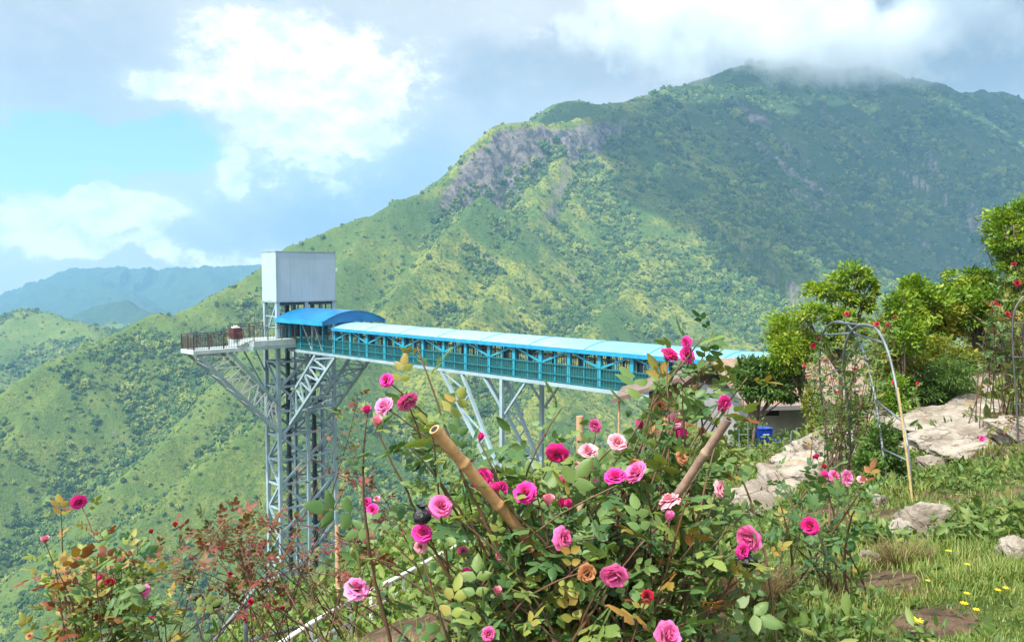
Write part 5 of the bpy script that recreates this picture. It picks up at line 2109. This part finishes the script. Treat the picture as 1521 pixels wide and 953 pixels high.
main_blooms = [
    (573, 563, 2.5, 24, 'hot', 'f'), (570, 602, 2.45, 33, 'pink', 'f'), (606, 597, 2.45, 37, 'pink', 'f'), (545, 611, 2.5, 15, 'hot', 'b'), (560, 629, 2.5, 20, 'pale', 'b'),
    (713, 651, 2.7, 15, 'hot', 'b'), (656, 750, 2.4, 40, 'pink', 'f'), (627, 791, 2.4, 34, 'hot', 'f'), (625, 812, 2.42, 22, 'pale', 'f'),
    (715, 711, 2.6, 38, 'hot', 'f'), (746, 725, 2.6, 26, 'hot', 'f'), (780, 731, 2.5, 38, 'hot', 'f'), (827, 677, 2.6, 38, 'hot', 'f'),
    (840, 799, 2.35, 40, 'pink', 'f'), (912, 856, 2.2, 48, 'pink', 'f'), (993, 944, 2.1, 50, 'pink', 'f'), (914, 706, 2.5, 38, 'hot', 'f'), (944, 700, 2.55, 40, 'pink', 'f'),
    (992, 740, 2.5, 38, 'pale', 'f'), (993, 769, 2.45, 18, 'pink', 'b'), (874, 669, 2.7, 32, 'pale', 'f'), (917, 656, 2.7, 32, 'pale', 'f'), (866, 691, 2.65, 26, 'pink', 'f'),
    (1074, 725, 2.6, 30, 'pale', 'f'), (1112, 800, 2.5, 44, 'pink', 'f'), (1104, 818, 2.48, 26, 'hot', 'f'), (1076, 599, 2.8, 28, 'hot', 'f'), (995, 526, 2.8, 32, 'hot', 'f'), (1019, 508, 2.85, 20, 'hot', 'f'),
    (1021, 527, 2.9, 28, 'hot', 'f'), (1004, 624, 2.8, 28, 'pale', 'f'), (1010, 648, 2.8, 22, 'hot', 'b'), (952, 634, 2.9, 17, 'hot', 'b'), (884, 632, 2.95, 24, 'pink', 'f'),
    (530, 870, 2.6, 42, 'pink', 'f'), (834, 716, 2.6, 14, 'hot', 'b'), (845, 751, 2.5, 16, 'hot', 'b'), (814, 745, 2.55, 20, 'pale', 'b'), (834, 750, 2.6, 16, 'hot', 'b'),
    (688, 817, 2.6, 20, 'pink', 'f'), (694, 853, 2.5, 16, 'hot', 'b'), (742, 824, 2.5, 16, 'hot', 'f'), (739, 880, 2.4, 16, 'pale', 'b'), (680, 862, 2.5, 13, 'hot', 'b'),
    (962, 884, 2.3, 20, 'red', 'f'), (726, 941, 2.2, 24, 'pink', 'f'), (1014, 678, 2.7, 24, 'faded', 'f'), (872, 851, 2.25, 32, 'faded', 'f'), (943, 690, 2.75, 20, 'faded', 'f'),
    (878, 690, 2.8, 18, 'faded', 'f'), (553, 756, 2.9, 20, 'hot', 'f'), (980, 603, 2.9, 16, 'faded', 'f'), (884, 718, 2.6, 12, 'pink', 'b'), (738, 726, 2.5, 16, 'hot', 'b'), (1045, 640, 2.9, 18, 'faded', 'f'),
]
main_shoots = fill(900, 860, 215, 88, 2.3, 3.1, 36) + fill(930, 750, 170, 75, 2.4, 3.1, 20) + fill(1030, 640, 60, 80, 2.6, 3.0, 9) + [
    (1060, 490, 2.9), (1045, 500, 2.85), (1075, 540, 2.9), (1110, 560, 2.9), (1010, 560, 2.85), (620, 515, 2.5), (640, 630, 2.45), (600, 655, 2.45),
    (835, 605, 2.9), (812, 640, 2.9), (735, 690, 2.7), (1130, 790, 2.5), (1140, 830, 2.5), (1120, 750, 2.6), (575, 800, 2.6), (540, 825, 2.7), (520, 890, 2.6),
    (665, 935, 2.3), (700, 900, 2.3), (760, 930, 2.2), (1090, 870, 2.5), (1060, 900, 2.4), (1085, 590, 2.8), (980, 560, 2.8), (800, 690, 2.7), (680, 690, 2.6)]
fx = at(860, 900, 2.75)
foot = np.array([fx[0], 2.75, gh(fx[0], 2.75)])
MAINBUSH = rose_bush('rose_bush', 'large rose bush full of big pink blooms, propped by two bamboo stakes', foot, main_blooms, main_shoots, spread=.5, tint=(.52, .26), size=.047, spacing=.080, bare=.38,
          thin=[(612, 850, 85, 48, 9, .7), (570, 925, 90, 40, 9, .7), (1045, 672, 34, 26, 2.6, .9), (1072, 636, 26, 24, 2.6, .95), (1018, 708, 22, 24, 2.6, .85), (750, 610, 60, 60, 9, .7), (1170, 720, 60, 60, 9, .6),
                (655, 650, 22, 22, 2.5, .9), (690, 692, 22, 26, 2.5, .9), (725, 735, 22, 26, 2.5, .9), (862, 640, 12, 26, 3.4, .8)])

left_blooms = [(117, 745, 4.3, 25, 'hot', 'f'), (209, 875, 4.2, 28, 'pink', 'f'), (162, 870, 4.2, 18, 'red', 'b'), (150, 862, 4.3, 12, 'hot', 'b'), (67, 803, 4.4, 13, 'pale', 'b'), (226, 919, 4.1, 12, 'hot', 'f'), (44, 944, 4.0, 12, 'faded', 'f')]
left_shoots = fill(150, 885, 100, 66, 3.9, 4.7, 30) + [(215, 815, 4.5), (90, 760, 4.4), (220, 850, 4.4), (130, 830, 4.3), (70, 850, 4.2), (205, 800, 4.5), (250, 890, 4.2), (280, 900, 4.3)]
fl = at(150, 1000, 4.3)
rose_bush('rose_bush', 'smaller rose bush with yellowing leaves and few pink blooms on the valley side', np.array([fl[0], 4.3, gh(fl[0], 4.3)]), left_blooms, left_shoots, size=.048, tint=(.64, .28), spread=.4, bare=.35, spacing=.07)

red_blooms = [(388, 772, 5.5, 12, 'red', 'f'), (260, 780, 5.4, 9, 'red', 'b'), (341, 852, 5.2, 10, 'red', 'f'), (372, 893, 5.0, 11, 'red', 'f'), (440, 768, 5.4, 9, 'red', 'b'), (528, 788, 5.3, 9, 'hot', 'b'), (600, 756, 5.2, 8, 'red', 'b'), (580, 760, 5.3, 8, 'red', 'b'),
              (420, 905, 5.0, 9, 'red', 'b'), (225, 790, 5.3, 8, 'red', 'b'), (545, 745, 5.2, 16, 'hot', 'f'), (560, 740, 5.2, 12, 'pale', 'f')]
red_shoots = [(rng.choice([rng.uniform(250, 390), rng.uniform(505, 570)]), rng.uniform(760, 900), rng.uniform(4.8, 5.6)) for i in range(15)] + [(rng.normal(345, 42), rng.normal(795, 24), rng.uniform(5.1, 5.6)) for i in range(16)] + [(265, 775, 5.4), (300, 770, 5.4), (350, 765, 5.4), (400, 775, 5.3), (435, 775, 5.3), (510, 640, 5.0), (520, 600, 5.0), (505, 690, 5.0), (532, 585, 5.0), (515, 720, 5.0), (540, 700, 5.0)]
fl = at(450, 990, 5.2)
rose_bush('rose_bush', 'straggly rose bush with small dark red leaves in front of the lift tower', np.array([fl[0], 5.2, gh(fl[0], 5.2)]), red_blooms, red_shoots, leaf='rose_red', cane='cane_red', size=.040, spacing=.085, tint=(.5, .3), r0=.006, bare=.45, spread=1.3,
          thin=[(450, 680, 62, 90, 9, .85), (450, 830, 50, 66, 9, .72)])

right_blooms = [(1203, 781, 3.6, 30, 'hot', 'f'), (1240, 706, 4.2, 20, 'pink', 'f'), (1258, 709, 4.1, 26, 'pink', 'f'), (1280, 711, 4.2, 15, 'pale', 'f'), (1212, 677, 4.3, 14, 'hot', 'f'), (1222, 706, 4.2, 14, 'hot', 'b'), (1225, 694, 4.3, 8, 'red', 'b')]
right_shoots = [(rng.uniform(1150, 1285), rng.uniform(715, 800), rng.uniform(3.6, 4.4)) for i in range(7)] + [(1150, 700, 4.2), (1160, 800, 3.7), (1190, 720, 4.0)]
fl = at(1215, 850, 4.0)
rose_bush('rose_bush', 'open rose bush with a cluster of pink blooms below the steel arch', np.array([fl[0], 4.0, gh(fl[0], 4.0)]), right_blooms, right_shoots, size=.045, spacing=.085, tint=(.35, .15), bare=.35, spread=.3)


def climbing_rose():
    foot = hit(1250, 710)
    H = ARCH
    bl, sh = [], []
    for (px, py, d) in ((1217, 503, 9), (1208, 513, 9), (1196, 541, 8), (1200, 560, 7), (1243, 582, 8), (1258, 466, 8), (1303, 481, 10), (1319, 482, 8), (1270, 548, 7), (1330, 568, 10), (1282, 600, 7), (1330, 470, 7), (1250, 620, 6), (1364, 570, 8), (1225, 535, 7)):
        bl.append((px, py, H[0][0][1] + rng.uniform(-.5, .3), d, 'red', 'f'))
    for i in range(20):
        S = H[rng.integers(0, 2)]
        p = S[rng.integers(6, int(len(S) * .72))]
        k = F_PX / p[1]
        sh.append((CX + p[0] * k + rng.normal(0, 14), HOR - p[2] * k + rng.normal(0, 10), p[1] + rng.normal(0, .15)))
    rose_bush('climbing_rose', 'climbing rose with small dark red blooms growing over the steel arch', foot, bl, sh, leaf='weed', cane='cane', size=.045, spacing=.065, tint=(.5, .25), r0=.009, bare=.2, spread=.5)


climbing_rose()
fl = hit(1500, 640)
Yr = fl[1] - .4
rose_bush('rose_bush', 'red flowered rose shrub with maroon leaves at the right edge of the garden', fl, [(1480, 451, Yr, 10, 'red', 'f'), (1506, 392, Yr, 10, 'red', 'f'), (1497, 466, Yr, 9, 'red', 'f'), (1458, 650, Yr - 1.5, 10, 'hot', 'f'), (1512, 420, Yr, 10, 'red', 'f')],
          [(rng.uniform(1470, 1535), rng.uniform(380, 560), Yr + rng.uniform(-.6, .6)) for i in range(26)], leaf='rose', cane='cane', size=.055, spacing=.11, tint=(.6, .3), r0=.010, bare=.4, spread=.6)

# ---- black plastic bags tied round grafts
def plastic_bag(label, px, py, Y, wpx, hpx, seed, rz=0):
    p = at(px, py, Y)
    w, h = pxm(wpx, Y), pxm(hpx, Y)
    r = empty('plastic_bag', p, rz)
    tag(r, label, 'plastic bag')
    rg = np.random.default_rng(seed)
    V, Fc = [], []
    nr, ns = 14, 20
    for j in range(nr + 1):
        t = j / nr
        prof = math.sin(math.pi * min(1, t * 1.18 + .02)) ** .6 if t < .8 else .22 + .45 * ((t - .8) / .2) ** 1.3
        for i in range(ns):
            a = 2 * math.pi * i / ns
            cr = 1 + .16 * math.sin(5 * a + seed + 3 * t) + .10 * math.sin(9 * a - 6 * t) + rg.normal(0, .03)
            V.append((w / 2 * prof * cr * math.cos(a), w / 2.3 * prof * cr * math.sin(a), h * (t - .4)))
    for j in range(nr):
        for i in range(ns):
            a, b = j * ns + i, j * ns + (i + 1) % ns
            Fc.append((a, b, b + ns, a + ns))
    mesh_obj('film', V, Fc, MAT['black_plastic'], r, smooth=True)
    b = MB()
    b.tube([(w * .13 * math.cos(a), w * .13 * math.sin(a), h * .40) for a in np.linspace(0, 6.28, 14)], .0022, 5)
    b.build('tie', MAT['black_plastic'], r)


plastic_bag('glossy black plastic bag tied to a cane beside a pink rose', 627, 767, 2.38, 26, 30, 1)
plastic_bag('black plastic bag hanging below the pink rose on the bush right side', 1106, 832, 2.5, 32, 24, 2)
plastic_bag('small dark plastic bag on the red leaved rose canes', 318, 898, 4.9, 20, 12, 3)
plastic_bag('dark plastic bag in the shade behind the leaning grey stake', 1046, 695, 3.2, 22, 14, 4)

# ------------------------------------------------------------------ small flowers, weeds, grass
def wildflower(label, px, py, wpx):
    g = hit(px, py + 22)
    Y = g[1]
    p = at(px, py, Y)
    r = empty('wildflower', (p[0], p[1], g[2]))
    tag(r, label, 'wildflower', 'yellow wildflowers in the grass')
    h = p[2] - g[2]
    b = MB()
    b.tube([(0.02, .01, -.02), (.01, 0, h * .5), (0, 0, h)], [.0022, .002, .0015], 5)
    b.build('stem', MAT['sepal'], r)
    V, Fc = [], []
    R = pxm(wpx, Y) / 2
    for k in range(14):
        a = 2 * math.pi * k / 14
        lift = .3 if k % 2 else .12
        o = len(V)
        for x, y, z in ((.08, -.10, 0), (.08, .10, 0), (.95, -.16, lift), (.95, .16, lift), (1.05, 0, lift)):
            V.append((R * (x * math.cos(a) - y * math.sin(a)), R * (x * math.sin(a) + y * math.cos(a)), h + R * z))
        Fc += [(o, o + 2, o + 3, o + 1), (o + 2, o + 4, o + 3)]
    o = len(V)
    for k in range(8):
        a = 2 * math.pi * k / 8
        V.append((R * .36 * math.cos(a), R * .36 * math.sin(a), h + R * .16))
    V.append((0, 0, h + R * .34))
    for k in range(8):
        Fc.append((o + k, o + (k + 1) % 8, o + 8))
    mesh_obj('flower_head', V, Fc, MAT['yellow_petal'], r)


for px, py, w, lab in [(1361, 922, 20, 'largest yellow wildflower head, low by the dark soil'), (1432, 896, 12, 'yellow wildflower above the dark soil heap'), (1450, 905, 10, 'yellow wildflower just right of another above the soil heap'),
                       (1436, 881, 9, 'small yellow wildflower at the top of the trio above the soil heap'), (1482, 876, 9, 'left one of two small yellow wildflowers near the right edge'), (1494, 873, 9, 'right one of two small yellow wildflowers near the right edge'),
                       (1269, 848, 11, 'yellow wildflower alone in the grass below the small pale stone'), (1134, 851, 9, 'yellow wildflower over the dry grass tuft beside the pink bush'), (1146, 845, 9, 'second yellow wildflower over the dry grass tuft'),
                       (1168, 846, 8, 'yellow wildflower at the right side of the dry grass tuft'), (1409, 818, 9, 'yellow wildflower in the weeds right of the curved boulder'), (1437, 838, 8, 'yellow wildflower at the upper rim of the bright grass'),
                       (1378, 862, 7, 'tiny yellow wildflower amid the bright grass')]:
    wildflower(lab, px, py, w)


def blocked(x, y):
    m_ = np.zeros(x.shape, bool)
    for kx, ky, kr in KEEP_OUT:
        m_ |= (x - kx) ** 2 + (y - ky) ** 2 < kr * kr
    return m_


def scatter(n, r0, r1, a0, a1):
    az = np.radians(rng.uniform(a0, a1, n))
    rr = np.exp(rng.uniform(math.log(r0), math.log(r1), n))
    x, y = rr * np.sin(az), rr * np.cos(az)
    k = ~blocked(x, y)
    x, y = x[k], y[k]
    return x, y, near_height(x, y)


def turf():
    x, y, z = scatter(300000, 2.3, 17, -14, 54)
    pt = fbm(x / .9, y / .9, 3)
    px, py = CX + F_PX * x / y, HOR - F_PX * z / y
    soil = soil_amount(x, y, z)
    lush = np.exp(-((px - 1440) / 170) ** 2 - ((py - 850) / 45) ** 2) + np.exp(-((px - 1180) / 120) ** 2 - ((py - 935) / 40) ** 2)
    k = (rng.uniform(0, 1, len(x)) < np.clip(.55 + .6 * pt + .6 * lush, .15, 1) * np.clip(1.04 - (soil - .36) / .2, .04, 1))
    x, y, z, pt, lush = x[k], y[k], z[k], pt[k], lush[k]
    n = len(x)
    L = (.030 + .035 * np.clip(pt + .5, 0, 1.2) + .035 * lush) * np.exp(rng.normal(0, .3, n)) * np.clip(y / 4.5, .8, 1.5)
    a = rng.uniform(0, 2 * math.pi, n)
    lean = rng.uniform(.15, .8, n)
    d = np.stack([np.cos(a) * lean, np.sin(a) * lean, np.ones(n)], -1)
    d = unit(d)
    s = np.stack([-np.sin(a), np.cos(a), 0 * a], -1)
    P = np.stack([x, y, z - .01], -1)
    w = (.0011 + .00042 * y)[:, None]
    v0, v1 = P - s * w, P + s * w
    m_ = P + d * (L * .55)[:, None]
    v2, v3 = m_ - s * w * .8, m_ + s * w * .8
    v4 = P + d * L[:, None] + np.stack([np.cos(a), np.sin(a), -.5 + 0 * a], -1) * (L * .32 * lean)[:, None]
    V = np.stack([v0, v1, v2, v3, v4], 1).reshape(-1, 3)
    Fc = (np.array([(0, 1, 3), (0, 3, 2), (2, 3, 4)])[None] + (np.arange(n) * 5)[:, None, None]).reshape(-1, 3)
    T = np.clip(.42 + .22 * pt + .12 * lush + rng.normal(0, .17, n), 0, 1)
    T = np.where(rng.uniform(0, 1, n) < .09, rng.uniform(.8, 1, n), T)
    o = mesh_obj('grass', V, Fc, LEAF['grass'], tint=np.repeat(T, 5), smooth=True)
    tag(o, 'short grass growing over the garden slope', 'grass', kind='stuff')


turf()


def weeds():
    lv = Leaves()
    def patch(n, r0, r1, a0, a1, size, leaves, thr, tint, dens=None):
        x, y, z = scatter(n, r0, r1, a0, a1)
        px, py = CX + F_PX * x / y, HOR - F_PX * z / y
        pt = fbm(x / 1.6 + 9, y / 1.6, 3)
        soil = soil_amount(x, y, z)
        ex = np.exp(-((px - 1440) / 130) ** 2 - ((py - 855) / 34) ** 2)
        k = rng.uniform(0, 1, len(x)) < np.clip(thr + .7 * pt - 1.2 * soil - .75 * ex, .02, 1)
        k &= np.hypot(x - .1, y - 0.0) > 2.2
        x, y, z, pt = x[k], y[k], z[k], pt[k]
        for j in range(leaves):
            n_ = len(x)
            L = size * np.exp(rng.normal(0, .3, n_)) * (1 + .5 * np.clip(pt, -.5, 1))
            h = rng.uniform(0, 1, n_) ** 1.2 * size * 2.6
            P = np.stack([x + rng.normal(0, size * .8, n_), y + rng.normal(0, size * .8, n_), z + h], -1)
            lv.add(P, rand_dirs(n_, .5), rand_dirs(n_, 1.5), L, L * rng.uniform(.3, .62, n_), tint + .16 * pt + rng.normal(0, .17, n_))
    patch(7500, 2.6, 9, -6, 54, .038, 8, .30, .45)
    patch(9500, 6, 22, -2, 54, .06, 8, .42, .48)
    patch(5200, 15, 48, -2, 52, .14, 9, .55, .55)
    o = lv.build('weeds', LEAF['weed'])
    tag(o, 'low leafy weeds covering the garden slope', 'weeds', kind='stuff')
    lv2 = Leaves()
    x, y, z = scatter(11000, 9, 130, -31, 2)
    n_ = len(x)
    r_ = np.hypot(x, y)
    pt = fbm(x / 6, y / 6, 3)
    for j in range(9):
        s = (.05 + .007 * r_) * np.exp(rng.normal(0, .3, n_))
        P = np.stack([x + rng.normal(0, 1.2, n_) * s, y + rng.normal(0, 1.2, n_) * s, z + rng.uniform(0, 2.2, n_) * s * (1 + .6 * pt)], -1)
        lv2.add(P, rand_dirs(n_, .5), rand_dirs(n_, 1.5), s, s * .5, .52 + .25 * pt + rng.normal(0, .2, n_))
    o = lv2.build('undergrowth', LEAF['slope'])
    tag(o, 'bushy green undergrowth on the steep slope below the garden', 'undergrowth', kind='stuff')


weeds()


def dry_tuft(label, px, py, wpx, hpx, n, seed):
    f = hit(px, py)
    r = empty('dry_grass_tuft', f)
    tag(r, label, 'grass tuft')
    b = MB()
    Y = f[1]
    w, h = pxm(wpx, Y), pxm(hpx, Y)
    for i in range(n):
        a = rng.uniform(0, 6.28)
        q = rng.uniform(0, 1) ** .5
        s = np.array([math.cos(a) * q * w * .3, math.sin(a) * q * w * .2, -.02])
        e = s + np.array([math.cos(a) * w * rng.uniform(.05, .45), math.sin(a) * w * .3, h * rng.uniform(.5, 1.05)])
        m_ = (s + e) / 2 + np.array([0, 0, h * .22])
        b.tube(bez(s, m_, e, 5), np.linspace(.0026, .0010, 5), 4, cap=False)
    b.build('blades', LEAF['dry'], r, smooth=True, tint=np.repeat(rng.uniform(0, 1, len(b.V) // 20 + 1), 20)[:len(b.V)])


dry_tuft('dry straw coloured grass tuft right of the pink rose bush', 1112, 905, 120, 85, 420, 1)
dry_tuft('dry grass tuft standing behind the bare soil below the lift tower', 470, 905, 60, 90, 160, 2)
dry_tuft('brownish dry grass tuft in front of the curved boulder', 1340, 838, 90, 40, 200, 3)
